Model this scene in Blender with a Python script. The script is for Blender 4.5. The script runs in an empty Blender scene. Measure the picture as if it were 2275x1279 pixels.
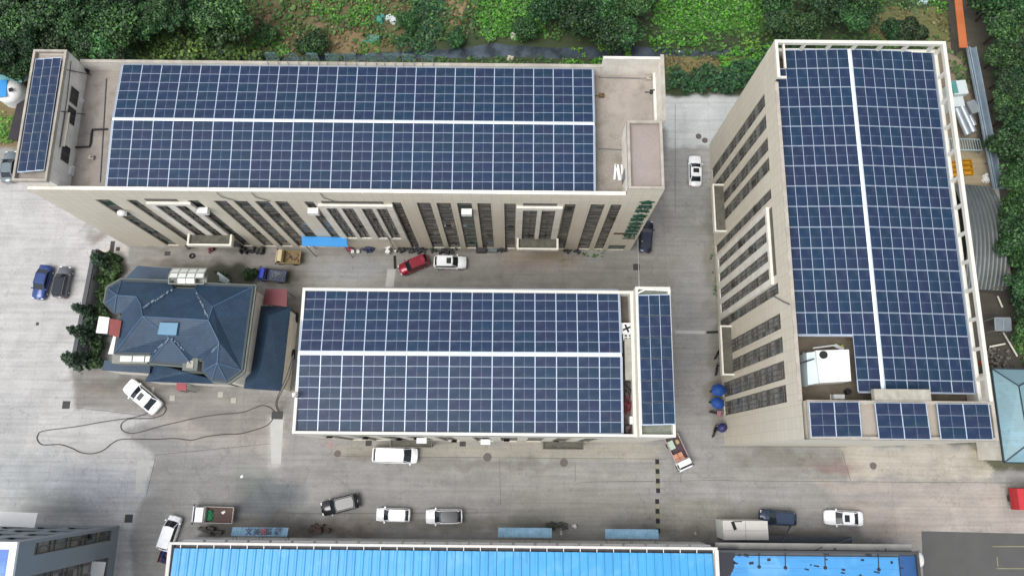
import bpy, math, random
import numpy as np
from mathutils import Vector, Matrix
random.seed(7); RNG = np.random.default_rng(7)
D = bpy.data; SC = bpy.context.scene; COL = SC.collection
# ---------------------------------------------------------------- camera
F, HC = 1677.0, 100.0
YAW, TILT, ROLL = -.0007, .2264, .0104
def Rz(a): return Matrix.Rotation(a, 3, 'Z')
RC = Rz(YAW) @ Matrix.Rotation(TILT, 3, 'X') @ Rz(ROLL)
cam = D.objects.new('camera', D.cameras.new('camera')); COL.objects.link(cam)
cam.location = (0, 0, HC); cam.rotation_euler = RC.to_euler()
cam.data.sensor_width = 36; cam.data.lens = F / 2275 * 36
cam.data.clip_start = 1; cam.data.clip_end = 2000
SC.camera = cam
SC.render.resolution_x, SC.render.resolution_y = 1024, 575
# ---------------------------------------------------------------- light: overcast day
SUN_EL, SUN_AZ = math.radians(64), math.radians(232)      # azimuth clockwise from +Y
w = D.worlds.new('World'); SC.world = w; w.use_nodes = True
nt = w.node_tree; nt.nodes.clear()
sky = nt.nodes.new('ShaderNodeTexSky'); sky.sky_type = 'NISHITA'; sky.sun_disc = False
sky.sun_elevation = SUN_EL; sky.sun_rotation = SUN_AZ; sky.air_density = .8; sky.dust_density = 2.5; sky.ozone_density = 1
bg = nt.nodes.new('ShaderNodeBackground'); bg.inputs[1].default_value = .14
wo = nt.nodes.new('ShaderNodeOutputWorld')
hsv = nt.nodes.new('ShaderNodeHueSaturation'); hsv.inputs['Saturation'].default_value = .38     # overcast: a greyer sky
nt.links.new(sky.outputs[0], hsv.inputs['Color']); nt.links.new(hsv.outputs[0], bg.inputs[0]); nt.links.new(bg.outputs[0], wo.inputs[0])
sl = D.lights.new('sun', 'SUN'); sl.energy = 1.3; sl.angle = math.radians(40); sl.color = (1, .985, .95)
sun = D.objects.new('sun', sl); COL.objects.link(sun)
sd = Vector((math.sin(SUN_AZ) * math.cos(SUN_EL), math.cos(SUN_AZ) * math.cos(SUN_EL), math.sin(SUN_EL)))
sun.rotation_euler = sd.to_track_quat('Z', 'Y').to_euler(); sun.location = (0, -60, 120)
SC.view_settings.view_transform = 'Standard'; SC.view_settings.look = 'None'
SC.view_settings.exposure = 0.88; SC.view_settings.gamma = 1
# ---------------------------------------------------------------- where things stand (surveyed from the photo)
def ray(px, py): return RC @ Vector(((px - 1137.5) / F, -(py - 639.5) / F, -1))
def at(px, py, z=0.):
    d = ray(px, py); t = (z - HC) / d.z; return (d.x * t, d.y * t)
def onY(px, py, Y): d = ray(px, py); t = Y / d.y; return (d.x * t, HC + d.z * t)
def onX(px, py, X): d = ray(px, py); t = X / d.x; return (d.y * t, HC + d.z * t)
# ---------------------------------------------------------------- materials
def lin(c):
    c = c / 255.; return c / 12.92 if c <= .04045 else ((c + .055) / 1.055) ** 2.4
def C(r, g, b, k=.75): return (lin(r) * k, lin(g) * k, lin(b) * k, 1)
class NT:
    def __init__(s, name):
        s.m = D.materials.new(name); s.m.use_nodes = True; s.t = s.m.node_tree
        s.b = s.t.nodes['Principled BSDF']
    def n(s, k, **a):
        x = s.t.nodes.new('ShaderNode' + k)
        for q, v in a.items():
            if q.startswith('i_'):
                q = q[2:]; x.inputs[int(q) if q.isdigit() else q].default_value = v
            else: setattr(x, q, v)
        return x
    def l(s, a, b): s.t.links.new(a, b)
    def mix(s, f, a, b, mode='MIX'):
        x = s.n('Mix', data_type='RGBA', blend_type=mode)
        for v, i in ((f, 0), (a, 6), (b, 7)):
            if hasattr(v, 'is_linked'): s.l(v, x.inputs[i])
            else: x.inputs[i].default_value = v
        return x.outputs[2]
    def ramp(s, f, a, b, ca=(0, 0, 0, 1), cb=(1, 1, 1, 1)):
        x = s.n('ValToRGB'); s.l(f, x.inputs[0]); e = x.color_ramp.elements
        e[0].position, e[1].position = a, b; e[0].color, e[1].color = ca, cb; return x.outputs[0]
    def noise(s, vec, sc, det=3., dist=0.):
        x = s.n('TexNoise', i_Scale=sc, i_Detail=det, i_Distortion=dist); s.l(vec, x.inputs[0]); return x.outputs[0]
    def out(s, col, rough=.7, metal=0., bump=None, bs=.02):
        if hasattr(col, 'is_linked'): s.l(col, s.b.inputs['Base Color'])
        else: s.b.inputs['Base Color'].default_value = col
        s.b.inputs['Roughness'].default_value = rough; s.b.inputs['Metallic'].default_value = metal
        if bump is not None:
            x = s.n('Bump', i_Strength=.5, i_Distance=bs); s.l(bump, x.inputs['Height']); s.l(x.outputs[0], s.b.inputs['Normal'])
        return s.m
def sc4(c, k): return (c[0] * k, c[1] * k, c[2] * k, 1)
MATS = {}
def mat(name, col, rough=.6, metal=0., var=.18, scale=.8, streak=0.):
    if name in MATS: return MATS[name]
    g = NT(name); tc = g.n('TexCoord').outputs['Object']
    n1 = g.noise(tc, scale, 5); n2 = g.noise(tc, scale * 9, 3)
    c = g.mix(g.ramp(n1, .3, .7), sc4(col, 1 - var), sc4(col, 1 + var * .5))
    c = g.mix(g.ramp(n2, .35, .75), c, g.mix(.5, c, sc4(col, 1 - 1.6 * var)))
    if streak:
        mp = g.n('Mapping'); mp.inputs['Scale'].default_value = (2.2, 2.2, .12); g.l(tc, mp.inputs[0])
        c = g.mix(g.ramp(g.noise(mp.outputs[0], 1.5, 4), .5, .8), c, sc4(col, 1 - streak))
    m = g.out(c, rough, metal); MATS[name] = m; return m
def uvmat(name):
    g = NT(name); u = g.n('UVMap'); u.uv_map = 'UVMap'; return g, u.outputs[0]
def tile_wall(name, col, jw=1.1, jh=1.1):
    g, uv = uvmat(name); tc = g.n('TexCoord').outputs['Object']
    br = g.n('TexBrick', offset=0., i_Scale=1., i_Color1=(1, 1, 1, 1), i_Color2=(.94, .94, .95, 1), i_Mortar=(.7, .68, .65, 1))
    br.inputs['Mortar Size'].default_value = .022; br.inputs['Mortar Smooth'].default_value = .3
    br.inputs['Brick Width'].default_value = jw; br.inputs['Row Height'].default_value = jh; g.l(uv, br.inputs[0])
    c = g.mix(g.ramp(g.noise(tc, .16, 4), .35, .65), sc4(col, .93), (col[0] * 1.03, col[1] * .99, col[2] * .95, 1))
    mp = g.n('Mapping'); mp.inputs['Scale'].default_value = (2.5, 2.5, .1); g.l(tc, mp.inputs[0])
    c = g.mix(g.ramp(g.noise(mp.outputs[0], 1.2, 6), .48, .78), c, (col[0] * .8, col[1] * .78, col[2] * .74, 1))
    sx = g.n('SeparateXYZ'); g.l(tc, sx.inputs[0])
    ad = g.n('Math', operation='MULTIPLY_ADD'); g.l(g.noise(tc, .7, 4), ad.inputs[0]); ad.inputs[1].default_value = 3.; g.l(sx.outputs[2], ad.inputs[2])
    c = g.mix(g.ramp(ad.outputs[0], 1.2, 3.6, (1, 1, 1, 1), (0, 0, 0, 1)), c, sc4((col[0], col[1] * .96, col[2] * .88), .8))
    c = g.mix(1., c, br.outputs[0], 'MULTIPLY')
    return g.out(c, .55)
M_WALL = tile_wall('beige_cladding', C(232, 228, 216, .93))
M_WALLP = mat('beige_render', C(228, 223, 211, .9), .8, streak=.2)
M_COPE = mat('coping_stone', C(190, 182, 168), .85, var=.25)
M_WHITE = mat('white_paint', C(232, 232, 228, .85), .5, var=.06)
M_CREAM = mat('cream_frame', C(226, 222, 208, .84), .6, var=.1)
M_DARK = mat('dark_metal', C(45, 47, 50), .5)
M_GREYM = mat('grey_metal', C(120, 128, 132), .45, .3)
M_GALV = mat('galvanised', C(190, 198, 202, .8), .38, .6, var=.12)
M_RUBBER = mat('rubber', (.012, .012, .013, 1), .85)
M_RED = mat('maroon_sheet', C(122, 50, 56), .5)
M_BLUEC = mat('blue_canopy', C(48, 150, 222), .5, var=.06)
M_WOOD = mat('weathered_wood', C(120, 95, 70), .85)
def roofdeck():
    g = NT('concrete_deck'); tc = g.n('TexCoord').outputs['Object']
    c = g.mix(g.ramp(g.noise(tc, .22, 5, 0.), .35, .65), C(148, 141, 132), C(174, 164, 154))
    c = g.mix(g.ramp(g.noise(tc, .7, 6, 0.), .5, .85), c, C(128, 119, 106))
    c = g.mix(g.ramp(g.noise(tc, 5, 3), .62, .72), c, C(196, 186, 176)); return g.out(c, .9)
M_DECK = roofdeck()
def panelmat():
    g, uv = uvmat('solar_cells'); oi = g.n('ObjectInfo').outputs['Random']
    ra = g.n('ValToRGB'); g.l(oi, ra.inputs[0]); r = ra.color_ramp; r.interpolation = 'CONSTANT'
    cs = [C(44, 56, 88), C(32, 62, 82), C(42, 54, 82), C(48, 52, 84), C(36, 58, 90), C(40, 62, 80), C(50, 54, 82), C(30, 66, 90)]
    r.elements[0].color = cs[0]; r.elements[1].position = .14; r.elements[1].color = cs[1]
    for i in range(2, 8): e = r.elements.new(i * .13); e.color = cs[i]
    c = g.mix(.36, C(35, 53, 78), ra.outputs[0])
    # cell grid and the pale half-cut line
    br = g.n('TexBrick', offset=0., i_Scale=1., i_Color1=(1, 1, 1, 1), i_Color2=(.93, .95, .97, 1), i_Mortar=(1.3, 1.32, 1.35, 1))
    br.inputs['Mortar Size'].default_value = .006; br.inputs['Brick Width'].default_value = .09; br.inputs['Row Height'].default_value = .182; g.l(uv, br.inputs[0])
    c = g.mix(1., c, br.outputs[0], 'MULTIPLY')
    s = g.n('SeparateXYZ'); g.l(uv, s.inputs[0])
    a = g.n('Math', operation='ABSOLUTE'); g.l(s.outputs[0], a.inputs[0])
    lt = g.n('Math', operation='LESS_THAN', i_1=.022); g.l(a.outputs[0], lt.inputs[0])
    dash = g.n('Math', operation='PINGPONG', i_1=.18); g.l(s.outputs[1], dash.inputs[0])
    f = g.n('Math', operation='MULTIPLY'); g.l(lt.outputs[0], f.inputs[0]); g.l(g.ramp(dash.outputs[0], 0., .1, (.5, .5, .5, 1), (1, 1, 1, 1)), f.inputs[1])
    c = g.mix(f.outputs[0], c, C(112, 128, 150))
    c = g.mix(g.ramp(g.noise(g.n('TexCoord').outputs['Object'], 1.2, 4), .5, .8), c, g.mix(.12, c, C(150, 150, 150)))
    m = g.out(c, .42); g.b.inputs['Specular IOR Level'].default_value = .2
    return m
M_CELL = panelmat()
M_ALU = mat('aluminium_frame', C(192, 206, 224, .78), .4, .2, var=.06)
M_RIDGE = mat('ridge_flashing', C(224, 234, 240, .88), .35, .1, var=.08, scale=.5)
M_GUT = mat('roof_gutter', C(172, 180, 190, .8), .4, .3, var=.15)
def glassmat(name, seed, cols, gw=.95, gh=1.2, rough=.15):
    g, uv = uvmat(name)
    mp = g.n('Mapping'); mp.inputs['Scale'].default_value = (1 / gw, 1 / gh, 1); mp.inputs['Location'].default_value = (seed, seed * 1.7, 0); g.l(uv, mp.inputs[0])
    fl = g.n('VectorMath', operation='FLOOR'); g.l(mp.outputs[0], fl.inputs[0])
    wn = g.n('TexWhiteNoise', noise_dimensions='3D'); g.l(fl.outputs[0], wn.inputs['Vector'])
    ra = g.n('ValToRGB'); g.l(wn.outputs['Value'], ra.inputs[0]); r = ra.color_ramp; r.interpolation = 'CONSTANT'
    k = len(cols); r.elements[0].color = cols[0]; r.elements[1].position = 1 / k; r.elements[1].color = cols[1]
    for i in range(2, k): e = r.elements.new(i / k); e.color = cols[i]
    c = g.mix(g.ramp(g.noise(uv, 2.5, 4, 1.), .4, .7), ra.outputs[0], g.mix(.45, ra.outputs[0], C(70, 68, 62)))
    return g.out(c, rough)
GC = [C(138, 133, 122), C(99, 97, 89), C(112, 108, 99), C(76, 79, 76), C(125, 120, 110), C(89, 92, 92), C(104, 102, 107), C(66, 76, 76), C(115, 112, 102), C(74, 71, 69), C(133, 130, 125), C(81, 84, 81), C(107, 102, 92)]
M_GLASS = glassmat('window_glass', 3, GC)
M_GLASSG = glassmat('green_window_glass', 5, [C(48, 86, 74), C(62, 100, 91), C(74, 84, 79), C(45, 69, 64), C(84, 108, 105), C(36, 72, 60)])
M_GLASSE = glassmat('stair_window_glass', 9, [C(120, 116, 107), C(136, 134, 125), C(94, 89, 85), C(141, 143, 143), C(82, 82, 80), C(116, 107, 100), C(96, 109, 112), C(107, 103, 94), C(71, 69, 67), C(109, 112, 109)], .8, 1.0)
M_MULL = mat('window_frame_metal', C(112, 110, 104), .5)
M_SPAN = mat('spandrel', C(104, 100, 92), .6, var=.25)
M_SPAN2 = mat('pale_spandrel', C(146, 146, 140), .6, var=.3, scale=1.2)
M_CARGLASS = NT('car_glass').out((.012, .017, .022, 1), .08)
def paint(name, col, rough=.22, metal=0.):
    g = NT(name); tc = g.n('TexCoord').outputs['Object']
    c = g.mix(g.ramp(g.noise(tc, 2., 4), .45, .8), col, sc4(col, .86))
    m = g.out(c, rough, metal); g.b.inputs['Coat Weight'].default_value = .5; g.b.inputs['Coat Roughness'].default_value = .08; return m
P_WHITE = paint('white_car_paint', C(244, 245, 246, .93)); P_BLACK = paint('black_car_paint', C(26, 30, 34)); P_BLUE = paint('blue_car_paint', C(34, 66, 128), .25, .3)
P_GREY = paint('grey_car_paint', C(108, 110, 116), .28, .4); P_RED = paint('red_car_paint', C(158, 34, 56), .25, .2); P_NAVY = paint('navy_car_paint', C(48, 66, 92), .3, .3)
P_SILVER = paint('silver_car_paint', C(128, 140, 144), .3, .5); P_CREAM = paint('cream_truck_paint', C(206, 190, 150)); P_TBLUE = paint('blue_truck_paint', C(34, 60, 190)); P_DKBLUE = paint('dark_blue_paint', C(34, 42, 66), .25, .3)
M_LAMP = NT('lamp_glass').out((.7, .7, .68, 1), .1); M_TAIL = NT('tail_lamp').out((.35, .01, .01, 1), .2)
# ---------------------------------------------------------------- mesh builder
class MB:
    def __init__(s): s.v = []; s.f = []; s.m = []; s.cur = 0
    def add(s, vs, fs):
        b = len(s.v); s.v += [tuple(v) for v in vs]; s.f += [tuple(i + b for i in f) for f in fs]; s.m += [s.cur] * len(fs); return s
    def box(s, x0, x1, y0, y1, z0, z1):
        return s.add([(x0, y0, z0), (x1, y0, z0), (x1, y1, z0), (x0, y1, z0), (x0, y0, z1), (x1, y0, z1), (x1, y1, z1), (x0, y1, z1)],
                     [(0, 3, 2, 1), (4, 5, 6, 7), (0, 1, 5, 4), (1, 2, 6, 5), (2, 3, 7, 6), (3, 0, 4, 7)])
    def rbox(s, cx, cy, z0, lx, ly, h, a=0., top=1.):
        c, n = math.cos(a), math.sin(a); vs = []
        for k, z in ((1, z0), (top, z0 + h)):
            for i, j in ((-1, -1), (1, -1), (1, 1), (-1, 1)):
                x, y = i * lx / 2 * k, j * ly / 2 * k; vs.append((cx + x * c - y * n, cy + x * n + y * c, z))
        return s.add(vs, [(0, 3, 2, 1), (4, 5, 6, 7), (0, 1, 5, 4), (1, 2, 6, 5), (2, 3, 7, 6), (3, 0, 4, 7)])
    def prism(s, pts, z0, z1, cap=True):
        n = len(pts); a = sum(pts[i][0] * pts[(i + 1) % n][1] - pts[(i + 1) % n][0] * pts[i][1] for i in range(n))
        if a < 0: pts = pts[::-1]
        zf = z1 if callable(z1) else (lambda x, y: z1)
        vs = [(x, y, z0) for x, y in pts] + [(x, y, zf(x, y)) for x, y in pts]
        fs = [(i, (i + 1) % n, n + (i + 1) % n, n + i) for i in range(n)]
        if cap: fs += [tuple(range(n, 2 * n)), tuple(range(n - 1, -1, -1))]
        return s.add(vs, fs)
    def cyl(s, p, q, r, n=8, r2=None, cap=True):
        p, q = Vector(p), Vector(q); d = (q - p).normalized(); r2 = r if r2 is None else r2
        u = d.orthogonal().normalized(); v = d.cross(u); vs = []
        for c, rr in ((p, r), (q, r2)):
            for i in range(n): a = 2 * math.pi * i / n; vs.append(c + (u * math.cos(a) + v * math.sin(a)) * rr)
        fs = [(i, (i + 1) % n, n + (i + 1) % n, n + i) for i in range(n)]
        if cap: fs += [tuple(range(n - 1, -1, -1)), tuple(range(n, 2 * n))]
        return s.add(vs, fs)
    def tube(s, pts, r, n=6):
        pts = [Vector(p) for p in pts]; vs = []; fs = []; m = len(pts)
        for k, p in enumerate(pts):
            d = (pts[min(k + 1, m - 1)] - pts[max(k - 1, 0)]).normalized(); u = d.cross(Vector((0, 0, 1)))
            u = u.normalized() if u.length > 1e-3 else Vector((1, 0, 0)); v = u.cross(d)
            for i in range(n): a = 2 * math.pi * i / n; vs.append(p + (u * math.cos(a) + v * math.sin(a)) * r)
            if k: fs += [((k - 1) * n + i, k * n + i, k * n + (i + 1) % n, (k - 1) * n + (i + 1) % n) for i in range(n)]
        fs += [tuple(range(n)), tuple(range(m * n - 1, m * n - n - 1, -1))]
        return s.add(vs, fs)
    def beam(s, p, q, w, h):
        p, q = Vector(p), Vector(q); d = q - p; u = Vector((0, 0, 1)).cross(d)
        u = u.normalized() if u.length > 1e-3 else Vector((1, 0, 0)); v = d.cross(u).normalized(); vs = []
        for c in (p, q):
            for a, b in ((-1, -1), (1, -1), (1, 1), (-1, 1)): vs.append(c + u * a * w / 2 + v * b * h / 2)
        return s.add(vs, [(0, 1, 2, 3), (7, 6, 5, 4), (0, 4, 5, 1), (1, 5, 6, 2), (2, 6, 7, 3), (3, 7, 4, 0)])
    def ball(s, c, rx, ry, rz, n=10, k=6, half=False):
        vs = []; fs = []
        for j in range(k + 1):
            t = (math.pi / 2 if half else math.pi) * j / k
            for i in range(n):
                a = 2 * math.pi * i / n; vs.append((c[0] + rx * math.sin(t) * math.cos(a), c[1] + ry * math.sin(t) * math.sin(a), c[2] + rz * math.cos(t)))
            if j: fs += [((j - 1) * n + i, j * n + i, j * n + (i + 1) % n, (j - 1) * n + (i + 1) % n) for i in range(n)]
        return s.add(vs, fs)
    def build(s, name, mats, parent=None, smooth=False, bevel=0., off=None):
        if not isinstance(mats, (list, tuple)): mats = [mats]
        me = D.meshes.new(name)
        o0 = off if off is not None else (parent.get('_o') if parent is not None and parent.get('_o') else None)
        V = np.array(s.v, dtype=np.float64).reshape(-1, 3)
        if o0 is not None: V = V - np.array(list(o0))
        me.from_pydata(V.tolist(), [], s.f)
        for m in mats: me.materials.append(m)
        if len(mats) > 1: me.polygons.foreach_set('material_index', s.m)
        if smooth: me.polygons.foreach_set('use_smooth', [True] * len(me.polygons))
        boxuv(me, V); me.update(); me.validate()
        o = D.objects.new(name, me); COL.objects.link(o)
        if parent is not None: o.parent = parent
        if bevel:
            b = o.modifiers.new('bevel', 'BEVEL'); b.width = bevel; b.segments = 2; b.limit_method = 'ANGLE'
        return o
def boxuv(me, V):
    uv = me.uv_layers.new(name='UVMap'); n = len(me.loops)
    if not n: return
    vi = np.empty(n, int); me.loops.foreach_get('vertex_index', vi)
    nm = np.empty(len(me.polygons) * 3); me.polygons.foreach_get('normal', nm); nm = np.abs(nm.reshape(-1, 3))
    ls = np.empty(len(me.polygons), int); me.polygons.foreach_get('loop_total', ls)
    ax = np.repeat(np.argmax(nm, 1), ls); P = V[vi]
    u = np.where(ax == 0, P[:, 1], P[:, 0]); v = np.where(ax == 2, P[:, 1], P[:, 2])
    uv.data.foreach_set('uv', np.stack([u, v], 1).ravel())
def tag(o, label=None, cat=None, group=None, kind=None):
    for k, v in (('label', label), ('category', cat), ('group', group), ('kind', kind)):
        if v: o[k] = v
    return o
def thing(name, label, cat, loc=(0, 0, 0), rz=0., group=None, world=False):
    o = D.objects.new(name, None); COL.objects.link(o); o.location = loc; o.rotation_euler = (0, 0, rz); o.empty_display_size = .3
    if world: o['_o'] = list(loc)
    return tag(o, label, cat, group)
def struct(o): o['kind'] = 'structure'; return o
def dup(root, loc, rz=0., label=None, group=None, scale=None):
    r = root.copy(); COL.objects.link(r); r.location = loc; r.rotation_euler = (0, 0, rz)
    if scale: r.scale = scale
    if label: r['label'] = label
    if group: r['group'] = group
    for ch in list(root.children):
        c = ch.copy(); COL.objects.link(c); c.parent = r
        for g in ch.children:
            d = g.copy(); COL.objects.link(d); d.parent = c
    return r
def text_mesh(txt, size, depth, name, m, parent, M4):
    cu = D.curves.new('t', 'FONT'); cu.body = txt; cu.size = size; cu.extrude = depth; cu.align_x = 'CENTER'; cu.align_y = 'CENTER'; cu.offset = size * .012
    o = D.objects.new('t', cu); COL.objects.link(o); bpy.context.view_layer.update()
    me = D.meshes.new_from_object(o.evaluated_get(bpy.context.evaluated_depsgraph_get())); D.objects.remove(o)
    me.transform(M4); me.materials.clear(); me.materials.append(m); me.name = name
    if not me.uv_layers: me.uv_layers.new(name='UVMap')
    q = D.objects.new(name, me); COL.objects.link(q)
    if parent: q.parent = parent
    return q
# ================================================================ GROUND
S3 = math.sqrt
def inpoly(X, Y, poly):
    r = np.zeros(X.shape, bool); n = len(poly)
    for i in range(n):
        x0, y0 = poly[i]; x1, y1 = poly[(i + 1) % n]
        if y0 == y1: continue
        c = ((y0 > Y) != (y1 > Y)) & (X < (x1 - x0) * (Y - y0) / (y1 - y0) + x0); r ^= c
    return r
exec_zone = []
def zone(pts, rgb, a=1., warp=6., soft=1): exec_zone.append(('p', [at(*p) for p in pts], rgb, a, warp))
def blob(px, py, rx, ry, rgb, a=1.): exec_zone.append(('b', at(px, py), (rx / 15., ry / 15.), rgb, a))
# colours are the dry colours of the surfaces themselves
zone([(-400, -400), (2700, -400), (2700, 215), (1480, 215), (1480, 300), (150, 300), (60, 330), (-400, 330)], (62, 74, 44))
for p, c in ((([(520, 0), (900, 0), (905, 125), (640, 130), (520, 95)]), (104, 98, 62)),
             ([(690, 0), (730, 0), (730, 120), (690, 120)], (126, 108, 80)), ([(735, 70), (830, 70), (845, 128), (735, 122)], (140, 118, 84)),
             ([(530, 18), (605, 30), (600, 55), (530, 48)], (166, 130, 104)), ([(990, 0), (1035, 0), (1028, 55), (1000, 56)], (158, 136, 100)),
             ([(1460, 0), (1690, 0), (1700, 70), (1480, 75)], (70, 116, 38)), ([(1065, 0), (1150, 0), (1200, 70), (1140, 90), (1065, 80)], (66, 112, 38)),
             ([(1475, 125), (1660, 130), (1600, 160), (1475, 160)], (134, 122, 76)), ([(1930, 20), (2130, 20), (2120, 95), (1930, 95)], (110, 112, 66)),
             ([(2045, 90), (2150, 90), (2190, 420), (2080, 420)], (142, 128, 108)), ([(2125, 0), (2200, 0), (2260, 440), (2275, 900), (2190, 860), (2170, 300)], (88, 82, 70)),
             ([(2145, 640), (2275, 640), (2275, 830), (2190, 830)], (84, 78, 70)), ([(2095, 330), (2200, 340), (2200, 420), (2100, 420)], (164, 150, 122)),
             ([(-100, 180), (60, 180), (40, 345), (-100, 345)], (128, 112, 76)), ([(-50, 250), (38, 255), (25, 320), (-50, 320)], (104, 128, 56))): zone(p, c, .9, 10)
YARD = [(-500, 395), (280, 395), (283, 546), (1476, 556), (1470, 214), (1660, 214), (1640, 985), (2275, 1000), (2800, 1000), (2800, 1500), (-500, 1500)]
zone([(-500, 395), (0, 330), (40, 330), (40, 395), (1470, 395), (1470, 218), (1660, 218), (1640, 985), (2150, 985), (2160, 1040), (2800, 1060), (2800, 1900), (-500, 1900)], (153, 151, 147), 1, 3)
zone([(-500, 395), (262, 395), (283, 546), (285, 600), (222, 600), (195, 690), (158, 815), (168, 905), (345, 925), (270, 960), (345, 1010), (322, 1100), (290, 1180), (300, 1400), (-500, 1400)], (190, 188, 185), 1, 3)
zone([(262, 395), (283, 546), (900, 552), (1300, 556), (1300, 585), (1500, 585), (1500, 640), (640, 640), (300, 600)], (150, 146, 139), .9, 6)
zone([(222, 553), (283, 546), (282, 598), (258, 590)], (212, 204, 194), .9, 2)
zone([(170, 800), (300, 845), (520, 868), (640, 872), (650, 960), (500, 975), (300, 905), (168, 905)], (142, 137, 131), .9, 5)
zone([(345, 905), (500, 975), (600, 940), (640, 960), (640, 1010), (420, 990), (350, 950)], (168, 160, 152), .6, 6)
zone([(595, 925), (632, 925), (622, 1040), (596, 1040)], (190, 186, 180), .7, 3)
zone([(305, 1022), (342, 1020), (330, 1068), (300, 1100)], (196, 194, 190), .8, 2)
zone([(740, 985), (1480, 985), (1450, 1018), (745, 1010)], (166, 161, 147), .8, 5)
zone([(1475, 215), (1655, 215), (1600, 330), (1540, 330), (1480, 330)], (206, 209, 205), 1, 8)
zone([(1480, 330), (1600, 330), (1590, 470), (1485, 470)], (176, 175, 170), .7, 8)
zone([(1500, 733), (1568, 733), (1568, 741), (1500, 741)], (204, 204, 202), .7, 1)
zone([(858, 596), (880, 596), (874, 640), (858, 640)], (176, 174, 170), .6, 2)
zone([(1870, 990), (2170, 988), (2200, 1040), (2190, 1068), (1890, 1060)], (196, 187, 168), .65, 9)
zone([(1800, 1066), (2275, 1072), (2600, 1080), (2600, 1190), (2050, 1178), (1930, 1200), (1860, 1120)], (180, 169, 158), .7, 8)
zone([(1620, 990), (1880, 990), (1880, 1060), (1640, 1050)], (146, 143, 134), .5, 10)
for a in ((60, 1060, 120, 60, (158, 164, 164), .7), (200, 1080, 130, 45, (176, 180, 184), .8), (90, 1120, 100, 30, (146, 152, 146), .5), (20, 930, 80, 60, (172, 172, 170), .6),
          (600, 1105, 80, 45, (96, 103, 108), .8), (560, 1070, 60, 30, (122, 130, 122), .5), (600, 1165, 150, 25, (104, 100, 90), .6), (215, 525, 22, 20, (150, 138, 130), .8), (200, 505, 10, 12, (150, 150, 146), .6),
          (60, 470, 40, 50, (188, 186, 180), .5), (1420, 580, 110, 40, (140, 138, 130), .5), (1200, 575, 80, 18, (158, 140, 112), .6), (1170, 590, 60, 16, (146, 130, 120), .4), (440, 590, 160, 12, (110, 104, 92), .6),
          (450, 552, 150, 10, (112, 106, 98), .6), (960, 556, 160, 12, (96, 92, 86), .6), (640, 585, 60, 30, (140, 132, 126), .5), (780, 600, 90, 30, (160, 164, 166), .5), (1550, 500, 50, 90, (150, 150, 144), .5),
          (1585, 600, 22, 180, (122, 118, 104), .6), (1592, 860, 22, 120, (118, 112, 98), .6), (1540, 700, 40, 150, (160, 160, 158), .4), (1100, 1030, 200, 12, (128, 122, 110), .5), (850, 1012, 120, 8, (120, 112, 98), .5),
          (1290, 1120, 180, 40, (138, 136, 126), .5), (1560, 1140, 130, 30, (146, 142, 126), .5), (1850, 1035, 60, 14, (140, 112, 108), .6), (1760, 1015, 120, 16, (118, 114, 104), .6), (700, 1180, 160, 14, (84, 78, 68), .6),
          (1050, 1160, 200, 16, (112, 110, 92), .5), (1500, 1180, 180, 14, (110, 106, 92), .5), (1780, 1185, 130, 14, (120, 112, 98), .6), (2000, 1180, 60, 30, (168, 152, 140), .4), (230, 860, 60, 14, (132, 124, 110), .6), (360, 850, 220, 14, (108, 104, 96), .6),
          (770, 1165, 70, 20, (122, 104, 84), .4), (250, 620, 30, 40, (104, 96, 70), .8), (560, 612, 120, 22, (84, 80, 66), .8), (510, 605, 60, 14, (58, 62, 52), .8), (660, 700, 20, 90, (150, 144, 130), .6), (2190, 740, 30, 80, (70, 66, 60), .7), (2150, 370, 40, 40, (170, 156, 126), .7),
          (880, 1060, 400, 14, (142, 140, 136), .4), (1300, 1050, 400, 10, (160, 158, 150), .4), (1680, 1100, 240, 20, (160, 158, 156), .35), (2060, 1120, 180, 14, (188, 176, 164), .4), (730, 985, 14, 10, (180, 140, 130), .5), (1900, 1110, 150, 12, (152, 148, 144), .5)): blob(*a)
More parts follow.
